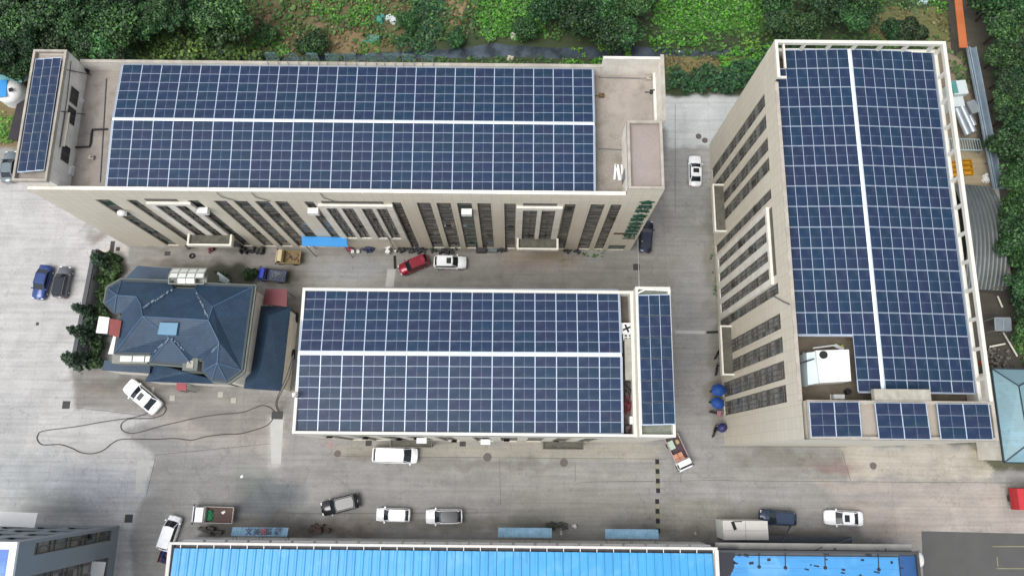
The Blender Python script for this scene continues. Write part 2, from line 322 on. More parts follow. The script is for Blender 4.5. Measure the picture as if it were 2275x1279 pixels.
def ground():
    xs = np.arange(-84, 84.01, .3); ys = np.arange(-22, 76.01, .3)
    X, Y = np.meshgrid(xs, ys); c = np.zeros(X.shape + (3,)); c[:] = [lin(v) for v in (90, 90, 70)]
    wx = np.sin(X * .9 + 2 * np.sin(Y * .53)) + np.sin(Y * 1.7 + X * .4) * .6 + np.sin(X * 3.1 - Y * 2.3) * .35
    wy = np.cos(Y * .8 + 1.5 * np.sin(X * .61)) + np.sin(X * 1.9 - Y * .5) * .6 + np.cos(X * 2.7 + Y * 3.3) * .35
    for z in exec_zone:
        if z[0] == 'p':
            _, pts, rgb, a, wp = z; k = wp / 15.; m = np.zeros(X.shape)
            for dx, dy in ((0, 0), (.25, .1), (-.2, .2), (.1, -.25)): m += inpoly(X + wx * k * .6 + dx, Y + wy * k * .6 + dy, pts) / 4.
            m = m * a
        else:
            _, (cx, cy), (rx, ry), rgb, a = z
            d = ((X + wx * .5 - cx) / rx) ** 2 + ((Y + wy * .4 - cy) / ry) ** 2; m = a * np.clip(1.25 - d, 0, 1) ** 1.2
        t = np.array([lin(v) for v in rgb]); c = c * (1 - m[..., None]) + t * m[..., None]
    c *= .78
    # fold in distant apron so the ground reaches far beyond the frame
    ny, nx = X.shape; Xf = X.copy(); Yf = Y.copy()
    Xf[:, 0] = -900; Xf[:, -1] = 900; Yf[0] = -900; Yf[-1] = 900
    V = np.stack([Xf.ravel(), Yf.ravel(), np.zeros(X.size)], 1)
    idx = np.arange(X.size).reshape(ny, nx)
    Fq = np.stack([idx[:-1, :-1].ravel(), idx[:-1, 1:].ravel(), idx[1:, 1:].ravel(), idx[1:, :-1].ravel()], 1)
    me = fastmesh('ground', V, Fq); a = me.color_attributes.new('Col', 'FLOAT_COLOR', 'POINT')
    cc = np.ones((X.size, 4)); cc[:, :3] = c.reshape(-1, 3); a.data.foreach_set('color', cc.ravel())
    g = NT('ground_surface'); at_ = g.n('Attribute', attribute_name='Col').outputs['Color']; tc = g.n('TexCoord').outputs['Object']
    def lite(f, lo, hi, k0, k1):
        global _t
        return g.ramp(f, lo, hi, (k0, k0, k0, 1), (k1, k1, k1, 1))
    col = g.mix(1., at_, lite(g.noise(tc, .35, 6, .8), .3, .7, .86, 1.08), 'MULTIPLY')
    col = g.mix(1., col, lite(g.noise(tc, 3., 5), .3, .7, .92, 1.06), 'MULTIPLY')
    mp = g.n('Mapping'); mp.inputs['Scale'].default_value = (.06, 1.4, 1); g.l(tc, mp.inputs[0])
    col = g.mix(1., col, lite(g.noise(mp.outputs[0], 1.6, 6), .4, .75, 1.03, .82), 'MULTIPLY')
    vo = g.n('TexVoronoi', feature='DISTANCE_TO_EDGE', i_Scale=.13); nz = g.n('TexNoise', i_Scale=.5, i_Detail=5.); g.l(tc, nz.inputs[0])
    mx = g.n('Mix', data_type='VECTOR', i_0=.35); mx.inputs[0].default_value = .28; g.l(tc, mx.inputs[4])
    vs = g.n('VectorMath', operation='SCALE'); vs.inputs['Scale'].default_value = 12.; g.l(nz.outputs['Color'], vs.inputs[0]); g.l(vs.outputs[0], mx.inputs[5]); g.l(mx.outputs[1], vo.inputs[0])
    col = g.mix(1., col, lite(vo.outputs['Distance'], 0., .007, .78, 1.), 'MULTIPLY')
    br = g.n('TexBrick', offset=.0, i_Scale=1., i_Color1=(1, 1, 1, 1), i_Color2=(.93, .935, .94, 1), i_Mortar=(.66, .66, .65, 1)); br.inputs['Mortar Size'].default_value = .03
    br.inputs['Brick Width'].default_value = 7.; br.inputs['Row Height'].default_value = 5.; g.l(tc, br.inputs[0])
    col = g.mix(.5, col, br.outputs[0], 'MULTIPLY')
    col = g.mix(1., col, lite(g.noise(tc, 1.1, 2, 0.), .66, .76, 1., .84), 'MULTIPLY')
    col = g.mix(1., col, lite(g.noise(tc, 11., 4), .3, .75, .93, 1.06), 'MULTIPLY'); col = g.mix(1., col, lite(g.noise(tc, 5.5, 1), .72, .78, 1., .72), 'MULTIPLY')
    me.materials.append(g.out(col, .9, bump=g.noise(tc, 8, 3), bs=.01))
    o = D.objects.new('ground', me); COL.objects.link(o); struct(o)
def fastmesh(name, V, Fq):
    me = D.meshes.new(name); n = len(Fq); k = Fq.shape[1]
    me.vertices.add(len(V)); me.vertices.foreach_set('co', V.astype(np.float32).ravel())
    me.loops.add(n * k); me.loops.foreach_set('vertex_index', Fq.astype(np.int32).ravel())
    me.polygons.add(n); me.polygons.foreach_set('loop_start', np.arange(0, n * k, k, dtype=np.int32)); me.polygons.foreach_set('loop_total', np.full(n, k, dtype=np.int32))
    me.update(calc_edges=True); return me
ground()
def sheet(name, pts, m, z=.004, px=True, pz=0.):
    b = MB(); q = [at(*p, pz) for p in pts] if px else pts; n = len(q)
    a = sum(q[i][0] * q[(i + 1) % n][1] - q[(i + 1) % n][0] * q[i][1] for i in range(n))
    if a < 0: q = q[::-1]
    b.add([(x, y, z) for x, y in q], [tuple(range(n))]); return b.build(name, m)
M_ASPH = mat('asphalt', C(92, 92, 90), .9, var=.12, scale=.5)
struct(sheet('parking_court', [(2047, 1179), (2600, 1192), (2600, 1500), (2060, 1500)], M_ASPH))
b = MB()
for x0, y0, x1, y1 in ((2205, 1213, 2275, 1213), (2214, 1262, 2275, 1262), (2215, 1236, 2217, 1258)):
    (ax, ay), (bx, by) = at(x0, y0), at(x1 + 40, y1) if y0 == y1 else at(x1, y1); b.beam((ax, ay, .01), (bx, by, .01), .12, .006)
tag(b.build('parking_lines', mat('worn_line_paint', C(150, 148, 110), .8, var=.3)), kind='structure')
def watermat():
    g = NT('stream_water'); tc = g.n('TexCoord').outputs['Object']
    c = g.mix(g.ramp(g.noise(tc, .5, 4), .35, .65), C(46, 54, 58), C(86, 98, 108)); return g.out(c, .18, bump=g.noise(tc, 4, 3), bs=.03)
M_WATER = watermat()
b = MB()
for p_, q_ in (((745, 1013), (1480, 1019)), ((1620, 1067), (2250, 1072)), ((1110, 1018), (1112, 1120)), ((345, 1010), (600, 985)), ((1278, 1030), (1278, 1070)), ((1290, 1070), (1620, 1066)), ((1512, 1072), (1514, 1040)), ((640, 1140), (1110, 1138)), ((1890, 1068), (1870, 1000)), ((1500, 230), (1500, 470)), ((1600, 992), (1880, 992)), ((170, 905), (345, 925)), ((325, 1100), (345, 1020))):
    b.beam((*at(*p_), .012), (*at(*q_), .012), .05, .012)
tag(b.build('expansion_joint', mat('joint_dirt', C(104, 100, 90), .9, var=.3)), kind='structure')
M_PALE = mat('pale_patch_concrete', C(196, 195, 190), .9, var=.1)
for nm_, pts_ in (('concrete_patch', [(1501, 734), (1566, 735), (1566, 741), (1501, 740)]), ('concrete_patch', [(861, 598), (879, 598), (874, 637), (856, 637)]), ('concrete_patch', [(600, 926), (630, 926), (624, 1030), (603, 1030)]), ('concrete_patch', [(306, 1024), (343, 1022), (341, 1034), (326, 1036), (312, 1095), (300, 1095)])):
    struct(sheet(nm_, pts_, M_PALE, .006))
b = MB(); (xa, ya), (xb, yb2) = at(1570, 738), at(1597, 737); b.beam((xa, ya, .02), (xb, yb2, .02), .3, .05); tag(b.build('rubber_ramp', M_RUBBER), 'black rubber cable ramp at the west foot of the east block', 'ramp')
def wob(pts, n=6, amp=3.):
    out = []
    for i in range(len(pts)):
        (x0, y0), (x1, y1) = pts[i], pts[(i + 1) % len(pts)]
        for k in range(n): t = k / n; out.append((x0 + (x1 - x0) * t + random.uniform(-amp, amp), y0 + (y1 - y0) * t + random.uniform(-amp, amp)))
    return out
struct(sheet('stream_water', wob([(380, 70), (450, 95), (560, 128), (700, 125), (960, 112), (1100, 98), (1250, 108), (1400, 100), (1560, 116), (1700, 106), (1720, 112), (1640, 124), (1480, 125), (1300, 131), (1100, 128), (900, 132), (600, 140), (440, 108), (370, 85)], 5, 2.5), M_WATER))
# ================================================================ SOLAR PANELS
def panel_mesh(w, h):
    b = MB(); t = .035
    b.cur = 0; b.add([(-w / 2 + .012, -h / 2 + .012, t + .002), (w / 2 - .012, -h / 2 + .012, t + .002), (w / 2 - .012, h / 2 - .012, t + .002), (-w / 2 + .012, h / 2 - .012, t + .002)], [(0, 1, 2, 3)])
    b.cur = 1; b.box(-w / 2, w / 2, -h / 2, h / 2, 0, t)
    o = b.build('solar_panel', [M_CELL, M_ALU]); me = o.data; D.objects.remove(o); return me
PM = panel_mesh(2.17, 1.06)
NPAN = 0
def solar(name, label, O, U, V, cols, rows, portrait=False, skip=(), gutter=True, group=None):
    """O corner, U per column, V per row (world vectors)."""
    O, U, V = Vector(O), Vector(U), Vector(V)
    N = U.cross(V).normalized()
    if N.z < 0: N = -N
    t = thing(name, label, 'solar array', O, group=group)
    lu, lv = U.length, V.length; nu, nv = U.normalized(), V.normalized()
    for r in range(rows):
        cs = [c for c in range(cols) if (c, r) not in skip]
        if not cs: continue
        b = MB(); a, e = min(cs), max(cs) + 1
        P = lambda cu, rv, h=0.: U * cu + V * rv + N * h
        # gutter channels seen as pale bands between the panels
        hw, vw = .02, .042
        def strip(p, q, d, w_):
            s_ = d * w_; b.add([p - s_, q - s_, q + s_, p + s_], [(0, 1, 2, 3)] if (q - p).cross(d).z > 0 else [(3, 2, 1, 0)])
        h = .02
        wU = (vw if not portrait else hw); wV = (hw if not portrait else .055)
        strip(P(a, r, h), P(e, r, h), nv, wV); strip(P(a, r + 1, h), P(e, r + 1, h), nv, wV)
        for c in range(a, e + 1): strip(P(c, r, h + .004), P(c, r + 1, h + .004), nu, wU)
        for c in (a + .25, (a + e) / 2, e - .25): b.beam(P(c, r, -.06), P(c, r + 1, -.06), .05, .08)
        ro = b.build('panel_row', M_ALU, t)
        for c in cs:
            p = D.objects.new('solar_panel', PM); COL.objects.link(p); p.parent = ro; p.location = P(c + .5, r + .5)
            X = nu if not portrait else nv
            Y = N.cross(X); p.matrix_local = Matrix.Translation(P(c + .5, r + .5)) @ Matrix((X, Y, N)).transposed().to_4x4() @ \
                Matrix.Diagonal((((lu - 2 * wU + .01) if not portrait else (lv - 2 * wV + .01)) / 2.17, ((lv - 2 * wV + .01) if not portrait else (lu - 2 * wU + .01)) / 1.06, 1, 1))
    return t
CP, RP = 2.24, 1.125
def gable(nm, x, y, z, a, gap, ya, cols, lab):
    ux = Vector((math.cos(ya), math.sin(ya), 0)); d = Vector((math.sin(ya), -math.cos(ya), 0)); ca, sa = math.cos(a), math.sin(a)
    O = Vector((x, y, z)); solar('solar_array', lab[0], O, ux * CP, d * RP * ca + Vector((0, 0, RP * sa)), cols, 6, group='large roof solar arrays')
    R = O + d * 6 * RP * ca + Vector((0, 0, 6 * RP * sa)); R2 = R + d * gap
    solar('solar_array', lab[1], R2, ux * CP, d * RP * ca - Vector((0, 0, RP * sa)), cols, 7, group='large roof solar arrays')
    b = MB(); L = ux * CP * cols; o = .1
    ps = [R - d * .02, R + d * (gap / 2), R2 + d * .02]; vs = []
    for p, h in zip(ps, (.05, .16, .05)): vs += [p + Vector((0, 0, h)) - ux * o, p + L + Vector((0, 0, h)) + ux * o]
    b.add(vs, [(0, 2, 3, 1), (2, 4, 5, 3)])
    tag(b.build('ridge_cap', M_RIDGE), lab[2], 'ridge cap')
    # perimeter gutter
    b = MB(); E = R2 + d * 7 * RP * ca - Vector((0, 0, 7 * RP * sa))
    for p, q in ((O, R), (R2, E)):
        for s, k in ((-ux, 0), (ux, 1)): b.beam(p + L * k + s * .12, q + L * k + s * .12, .14, .08)
    b.beam(O - d * .12, O + L - d * .12, .16, .1); b.beam(E + d * .12, E + L + d * .12, .16, .1)
    tag(b.build('array_gutter', M_GUT), lab[3], 'gutter')
gable('n', -44.79, 43.89, 21.32, .060, .314, 0., 24, ['wide solar array on the north slope of the long north block', 'wide solar array on the south slope of the long north block', 'white ridge cap along the middle of the long north block roof', 'pale metal gutter framing the solar arrays of the long north block'])
gable('m', -22.17, 17.86, 20.92, .077, .409, .0035, 15, ['solar array on the north slope of the central block', 'solar array on the south slope of the central block', 'white ridge cap along the middle of the central block roof', 'pale metal gutter framing the solar arrays of the central block'])
# east block: panels stand upright, ridge runs north-south
EX, EY, EZ, EA, EG = 28.33, 43.99, 25.61, .048, .385
ca, sa = math.cos(EA), math.sin(EA); vS = Vector((0, -CP, 0))
solar('solar_array', 'tall solar array west of the white ridge on the east block', (EX, EY, EZ), (RP * ca, 0, RP * sa), vS, 7, 16, True, skip={(0, 0)} | {(c, r) for c in range(5) for r in (14, 15)}, group='large roof solar arrays')
XR = EX + 7 * RP * ca; ZR = EZ + 7 * RP * sa
solar('solar_array', 'tall solar array east of the white ridge on the east block', (XR + EG, EY, ZR), (RP * ca, 0, -RP * sa), vS, 8, 16, True, group='large roof solar arrays')
yb = EY - 16 * CP
solar('solar_array', 'single row of solar panels closing the south end of the east block roof', (XR + EG, yb, ZR), (CP * ca, 0, -CP * sa), (0, -RP, 0), 4, 1)
solar('solar_array', 'lone solar panel beside the white tank house on the east block roof', (EX + 5 * RP * ca, yb, EZ + 5 * RP * sa), (CP * ca, 0, CP * sa), (0, -RP, 0), 1, 1)
b = MB(); vs = []
for k, h in ((-.02, .05), (EG / 2, .16), (EG + .02, .05)): vs += [(XR + k, EY, ZR + h), (XR + k, yb - RP, ZR + h)]
b.add(vs, [(0, 1, 3, 2), (2, 3, 5, 4)]); tag(b.build('ridge_cap', M_RIDGE), 'white ridge cap running north to south on the east block roof', 'ridge cap')
b = MB(); xe = XR + EG + 8 * RP * ca
b.beam((xe + .15, EY, EZ), (xe + .15, yb - RP, EZ), .2, .1); b.beam((EX - .12, EY, EZ), (EX - .12, EY - 14 * CP, EZ), .16, .1)
b.beam((XR - 2 * RP, yb - RP - .08, ZR - .1), (xe, yb - RP - .08, ZR - .3), .12, .1); b.beam((EX, EY - 14 * CP - .1, EZ + .05), (EX + 5 * RP, EY - 14 * CP - .1, EZ + .2), .16, .1)
tag(b.build('array_gutter', M_GUT), 'pale metal gutter framing the solar arrays of the east block', 'gutter')
def solar4(label, q, z, cols, rows, portrait, zt=None):
    A, B, Cc = [Vector((*at(*p, z), z)) for p in q[:3]]
    U = (B - A) / cols; V = (Cc - A) / rows; return solar('small_solar_array', label, A, U, V, cols, rows, portrait, group='small roof solar arrays')
solar4('narrow three-wide solar array on the stair strip beside the central block', [(1417.3, 655.8), (1488, 654), (1426.3, 943.5)], 23.15, 3, 6, True)
solar4('narrow slanting solar array on the west penthouse of the long north block', [(79.6, 132.5), (136.4, 128), (38.8, 382.8)], 24.25, 3, 6, True)
solar4('six-panel solar array at the southwest corner of the east block', [(1797, 893), (1908, 892.5), (1802, 970)], 27.75, 2, 3, False)
solar4('six-panel solar array in the middle of the south strip of the east block', [(1943, 894), (2056.6, 895.2), (1953, 974)], 27.75, 2, 3, False)
solar4('six-panel solar array at the southeast corner of the east block', [(2080.9, 896.4), (2195.5, 897.2), (2090.4, 974.8)], 27.75, 2, 3, False)
# ================================================================ BUILDINGS
def facade(M, org, u, n, U0, U1, Z0, Z1, holes, thick=.4, sides=False):
    """wall skin on plane org + u*a + z, outward normal n, real openings with reveals"""
    org, u, n = Vector(org), Vector(u), Vector(n); us = sorted({U0, U1} | {h[i] for h in holes for i in (0, 1)}); zs = sorted({Z0, Z1} | {h[i] for h in holes for i in (2, 3)})
    us = [a for a in us if U0 <= a <= U1]; zs = [a for a in zs if Z0 <= a <= Z1]
    P = lambda a, z, d=0.: tuple(org + u * a + Vector((0, 0, z)) - n * d)
    flip = u.cross(Vector((0, 0, 1))).dot(n) < 0
    def q(p): M.add(p, [(0, 1, 2, 3) if not flip else (3, 2, 1, 0)])
    for i in range(len(us) - 1):
        k = 0
        while k < len(zs) - 1:
            cu = (us[i] + us[i + 1]) / 2
            inh = lambda k: any(h[0] < cu < h[1] and h[2] < (zs[k] + zs[k + 1]) / 2 < h[3] for h in holes)
            if inh(k): k += 1; continue
            j = k
            while j < len(zs) - 1 and not inh(j): j += 1
            q([P(us[i], zs[k]), P(us[i + 1], zs[k]), P(us[i + 1], zs[j]), P(us[i], zs[j])]); k = j
    for a0, a1, z0, z1 in holes:
        for p in ([P(a0, z0), P(a0, z1), P(a0, z1, thick), P(a0, z0, thick)], [P(a1, z1), P(a1, z0), P(a1, z0, thick), P(a1, z1, thick)],
                  [P(a0, z1), P(a1, z1), P(a1, z1, thick), P(a0, z1, thick)], [P(a1, z0), P(a0, z0), P(a0, z0, thick), P(a1, z0, thick)]): q(p)
    if sides:
        for p in ([P(U0, Z1), P(U0, Z0), P(U0, Z0, thick), P(U0, Z1, thick)], [P(U1, Z0), P(U1, Z1), P(U1, Z1, thick), P(U1, Z0, thick)],
                  [P(U0, Z1, thick), P(U1, Z1, thick), P(U1, Z1), P(U0, Z1)], [P(U0, Z0), P(U1, Z0), P(U1, Z0, thick), P(U0, Z0, thick)]): q(p)
def strip_window(root, org, u, n, a0, a1, z0, z1, floors, rec=.2, glass=None, bays=2, spandrel=True, green=False, sp=None):
    org, u, n = Vector(org), Vector(u), Vector(n)
    P = lambda a, z, d: org + u * a + Vector((0, 0, z)) - n * d
    f = MB(); g = MB(); fh = (z1 - z0) / floors
    def bar(a, b, c, d, w_, dd):
        p, q = P(a, b, dd), P(c, d, dd); f.beam(p, q, w_, .1)
    for k in range(floors + 1): 
        zz = z0 + k * fh
        p, q = P(a0, min(max(zz, z0 + .06), z1 - .06), rec), P(a1, min(max(zz, z0 + .06), z1 - .06), rec); f.beam(p, q, .12, .12)
        if 0 < k < floors and spandrel:
            f.cur = 1
            vs = [P(a0, zz + .1, rec - .05), P(a1, zz + .1, rec - .05), P(a1, zz + .95, rec - .05), P(a0, zz + .95, rec - .05)]
            f.add(vs, [(0, 1, 2, 3) if u.cross(Vector((0, 0, 1))).dot(n) > 0 else (3, 2, 1, 0)]); f.cur = 0
            bar(a0, zz + .98, a1, zz + .98, .08, rec)
        if k < floors: bar(a0, zz + fh * .72, a1, zz + fh * .72, .07, rec)
    for k in range(bays + 1):
        a = a0 + .04 + (a1 - a0 - .08) * k / bays
        p, q = P(a, z0, rec), P(a, z1, rec); d = u * .04; e = n * .05
        f.add([p - d - e, p + d - e, p + d + e, p - d + e, q - d - e, q + d - e, q + d + e, q - d + e], [(0, 1, 2, 3), (7, 6, 5, 4), (0, 4, 5, 1), (1, 5, 6, 2), (2, 6, 7, 3), (3, 7, 4, 0)])
    fl = u.cross(Vector((0, 0, 1))).dot(n) > 0
    g.add([P(a0, z0, rec + .06), P(a1, z0, rec + .06), P(a1, z1, rec + .06), P(a0, z1, rec + .06)], [(0, 1, 2, 3) if fl else (3, 2, 1, 0)])
    w_ = f.build('window', [M_MULL, sp or M_SPAN], root); w_['_o'] = list(root['_o']); gl = g.build('pane', glass or M_GLASS, w_)
    if random.random() < .75:
        s = MB(); k = random.randrange(floors); a = a0 + (a1 - a0) * random.uniform(.1, .5); z = z0 + fh * k + 1.1
        p = P(a, z, rec - .06); s.add([p, p + u * .7, p + u * .7 + Vector((0, 0, 1.2)) + n * .35, p + Vector((0, 0, 1.2)) + n * .35], [(0, 1, 2, 3)])
        s.build('open_sash', M_GLASSG if random.random() < .5 else M_DARK, w_)
    return w_
def parapet(M, pts, z0, z1, t=.3):
    n = len(pts)
    for i in range(n): 
        (x0, y0), (x1, y1) = pts[i], pts[(i + 1) % n]
        if abs(x1 - x0) < 1e-6: M.box(x0 - t / 2, x0 + t / 2, min(y0, y1) + t / 2, max(y0, y1) - t / 2, z0, z1)
        else: M.box(min(x0, x1) - t / 2, max(x0, x1) + t / 2, y0 - t / 2, y0 + t / 2, z0, z1)
# ---- north block
NX0, NX1, NY0, NY1 = -52.95, 16.2, 28.45, 44.3
nb = thing('factory_block', 'long beige north block with strip windows, green wall letters and two solar slopes', 'building', (NX0, NY0, 0), world=True)
DK = 19.8; TX0, TY1, TZ = 12.35, 36.4, 23.9
S_TOP = [(205, 237, 440), (275, 298, 441), (413, 437, 443), (471, 500, 444), (515, 546, 444), (563, 594, 445), (607, 636, 445.5), (673, 694, 446), (869, 890, 449), (925, 956, 450), (969, 1001, 451), (1015, 1048, 452), (1060, 1090.5, 452), (1120, 1146, 453), (1255, 1280, 454), (1313, 1345, 454), (1358, 1389, 454)]
PORT = [((322, 394, 444), [(344, 371, 457), (388, 412, 457)]), ((714, 851, 449), [(724, 748, 463), (758, 784, 463), (802, 826, 463), (835, 859, 463)]), ((1162, 1238, 454), [(1162, 1194, 468), (1204, 1235, 468)])]
ZT = onY(1330, 454, NY0 + .02)[1]
wins = [(onY(a, y, NY0)[0], onY(b_, y, NY0)[0]) for a, b_, y in S_TOP]
holes = [(a, b_, .4, ZT) for a, b_ in wins]
MW = MB(); facade(MW, (0, NY0, 0), (1, 0, 0), (0, -1, 0), NX0, TX0, 0, 22.0, holes, .4)
facade(MW, (0, NY0 + .003, 0), (1, 0, 0), (0, -1, 0), TX0, NX1, 0, TZ, [(13.0, 15.3, .3, 2.6)], .4)
MW.add([(NX0, NY1, 0), (NX0, NY0, 0), (NX0, NY0, 22), (NX0, NY1, 22)], [(0, 1, 2, 3)]); MW.add([(NX1, NY0, 0), (NX1, NY1, 0), (NX1, NY1, 19.78), (NX1, NY0, 19.78)], [(0, 1, 2, 3)])
MW.add([(NX1, NY1, 0), (NX0, NY1, 0), (NX0, NY1, 19.78), (NX1, NY1, 19.78)], [(0, 1, 2, 3)])
MW.build('wall', M_WALL, nb)
b = MB(); b.box(NX0 + .02, NX1 - .02, NY0 + .42, NY1 - .02, .1, DK); b.build('roof_deck', M_DECK, nb)
b = MB(); t = .3
b.box(-49.6, TX0, NY0 + .41, NY0 + .62, DK, 21.55); b.box(NX0, TX0 + .0, NY0 + .0, NY0 + .41, 22.0, 22.06)
b.box(-49.6, 10., NY1 - .3, NY1, DK, 21.6)
b.box(10., NX1 + .45, NY1 - .25, NY1 + .05, DK, 23.45); b.box(NX1 + .15, NX1 + .45, TY1, NY1 - .25, DK, 23.8); b.box(NX1 - .1, NX1 + .15, TY1, NY1 - .25, 19.9, 20.4)
b.build('parapet', M_WALLP, nb)
b = MB(); b.box(-49.6, 10., NY1 - .34, NY1 + .04, 21.6, 21.68); b.box(NX1 + .1, NX1 + .5, TY1, NY1 + .1, 23.8, 23.87); b.build('coping', M_COPE, nb)
# north wall top seen as pale strip with pipe
# stair tower
b = MB(); b.box(TX0, NX1 - .01, NY0 + .41, TY1, DK, 23.3); b.build('stair_tower_wall', M_WALLP, nb)
b = MB(); parapet(b, [(TX0 + .15, NY0 + .2), (NX1 - .15, NY0 + .2), (NX1 - .15, TY1 - .15), (TX0 + .15, TY1 - .15)], 23.3, TZ + .01, .3); b.build('stair_tower_coping', M_COPE, nb)
b = MB(); b.box(TX0 + .3, NX1 - .3, NY0 + .42, TY1 - .3, 23.3, 23.34); b.build('stair_tower_roof', mat('pinkish_deck', C(166, 154, 147), .9, var=.15, scale=.4), nb)
b = MB(); b.box(TX0 - .06, TX0, 30.5, 31.6, DK, 22); b.build('door', M_GREYM, nb)
# west penthouse
b = MB(); px0, px1 = -53.4, -49.7; b.box(px0, px1, NY0 + .45, 44.1, DK - 2, 23.6); b.build('penthouse_wall', M_WALLP, nb)
b = MB(); parapet(b, [(px0 + .12, NY0 + .35), (px1 - .12, NY0 + .35), (px1 - .12, 44.0), (px0 + .12, 44.0)], 23.6, 24.1, .25); b.build('penthouse_coping', M_COPE, nb)
b = MB(); b.box(px0 + .25, px1 - .25, NY0 + .5, 43.8, 23.6, 23.63); b.build('penthouse_roof', M_DECK, nb)
for (pa, pb) in (((152, 192), (168, 226)), ((159, 240), (170, 280)), ((132, 318), (150, 356))):
    ya, za = onX(pa[0] + 2, pa[1] + 6, px1); yb2, zb = onX(pb[0] - 2, pb[1] - 2, px1)
    yc = (ya + yb2) / 2
    f = MB(); z0, z1 = 20.9, 22.3; f.box(px1, px1 + .05, yc - .95, yc + .95, z0 - .05, z1 + .05); w_ = f.build('window', M_MULL, nb); w_['_o'] = list(nb['_o'])
    g = MB()
    for k in (0, 1): g.box(px1 + .051, px1 + .06, yc - .88 + k * .9, yc - .04 + k * .9, z0, z1)
    g.build('pane', M_CARGLASS, w_)
b = MB(); b.box(px1, px1 + .6, 33.2, 37.2, 22.7, 22.8); b.build('awning', M_COPE, nb)
b = MB()
for y in (36.8, 41.8): b.beam((px1 - .1, y, 24.0), (px1 + .5, y + 1.6, DK + .1), .08, .08)
b.tube([(px1 + .1, 43.2, 23.2), (px1 + .1, 39, 22.9), (px1 + .1, 33, 22.9)], .04); b.build('drainpipe', M_DARK, nb)
for i, (a, b_) in enumerate(wins):
    strip_window(nb, (0, NY0, 0), (1, 0, 0), (0, -1, 0), a, b_, .4, ZT, 5, bays=2 if b_ - a > 1.9 else 1, glass=M_GLASSG if i in (0, 2, 11) else M_GLASS)
for (sa_, sb_, sy), ws in PORT:
    x0 = onY(sa_, sy, NY0)[0]; x1 = onY(sb_, sy, NY0)[0]; z1s = onY(sa_, sy - 2.6, NY0)[1]; zt = onY(sa_, sy + 2.8, NY0)[1]
    wz = onY(ws[0][0], ws[0][2], NY0 - .3)[1]; hs = []
    for a, b_, y in ws: hs.append((onY(a, y, NY0 - .3)[0], onY(b_, y, NY0 - .3)[0], 5.6, wz))
    m = MB(); facade(m, (0, NY0 - .3, 0), (1, 0, 0), (0, -1, 0), hs[0][0] - .75, hs[-1][1] + .75, 5.0, zt - .1, hs, .29, True); pf = m.build('portal_frame', M_WALLP, nb)
    m = MB(); m.box(x0, x1, NY0 - .02, NY0 + .05, zt, z1s); m.build('slot_shadow_strip', M_SPAN, nb)  # dark strip on the wall stands in for the shadowed gap above the portal
    for h in hs: strip_window(nb, (0, NY0 - .3, 0), (1, 0, 0), (0, -1, 0), h[0], h[1], 5.6, wz, 4, rec=.2)
    if sa_ != 714:
        pa, pb, pt, pf2 = (422, 512, 522, 543) if sa_ == 322 else (1152, 1236, 531, 552)
        zc = onY(pa + 20, pt, NY0 - .3)[1]; xa, yf = at(pa, pf2, zc); xb = at(pb, pf2, zc)[0]
        m = MB(); m.box(xa, xb, yf, NY0 - .3, zc - .3, zc); m.box(xa, xb, yf - .25, yf, zc - .4, zc + .4); m.box(xa - .25, xa, yf - .25, NY0 - .3, zc - .4, zc + .4); m.box(xb, xb + .25, yf - .25, NY0 - .3, zc - .4, zc + .4)
        m.build('entrance_canopy', M_CREAM, nb)
        m = MB(); m.box(xa, xb, yf, NY0 - .31, zc + .003, zc + .05); m.build('canopy_top', mat('grimy_bitumen', C(104, 101, 90), .9, var=.35, scale=1.5), nb)
        m = MB(); m.box(xa + .6, xb - .6, NY0 - .03, NY0 + .01, .05, 3.0); m.build('door', M_CARGLASS, nb)
# side door sign at foot of the tower, drain pipes on the front
b = MB(); b.box(13.0, 15.3, NY0 + .1, NY0 + .16, .3, 2.6); b.build('shop_door', M_GLASSG, nb)
b = MB()
for px in (481, 558, 710): 
    x = onY(px, 425, NY0)[0]; b.tube([(x, NY0 - .12, 21.9), (x, NY0 - .12, 20.6), (x + 1.2, NY0 - .12, 19.2)], .05)
b.build('rain_pipe', M_GREYM, nb)
# wall letters on the tower
M_SIGN = mat('green_letter', C(30, 78, 62), .4, var=.1)
TXT = '合肥科金安全教数新工'
sg = thing('wall_sign', 'vertical green lettering on the beige stair tower of the long north block', 'sign', (14.3, NY0 - .06, 0))
pys = [450.5, 460.5, 470, 480, 488.5, 497, 505.5, 513.5, 521.5, 528]; pxs = [1437, 1432, 1427, 1421.5, 1415, 1412.5, 1408.5, 1404.5, 1400, 1397.5]
for ch, x, y in zip(TXT, pxs, pys):
    X, Z = onY(x, y, NY0 - .06)
    text_mesh(ch, 1.28, .06, 'letter', M_SIGN, sg, Matrix.Translation((X - 14.3, 0, Z)) @ Matrix.Rotation(math.pi / 2, 4, 'X') @ Matrix.Diagonal((1.4, .95, 1, 1)))
X, Z = onY(1378, 519, NY0 - .06); b = MB(); b.box(X - .8, X + .8, NY0 - .1, NY0 - .02, Z - .25, Z + .25)
tag(b.build('name_plate', mat('brass_plate', C(110, 88, 60), .4, .4)), 'small brown plate low on the beige tower left of the green letters', 'plate')
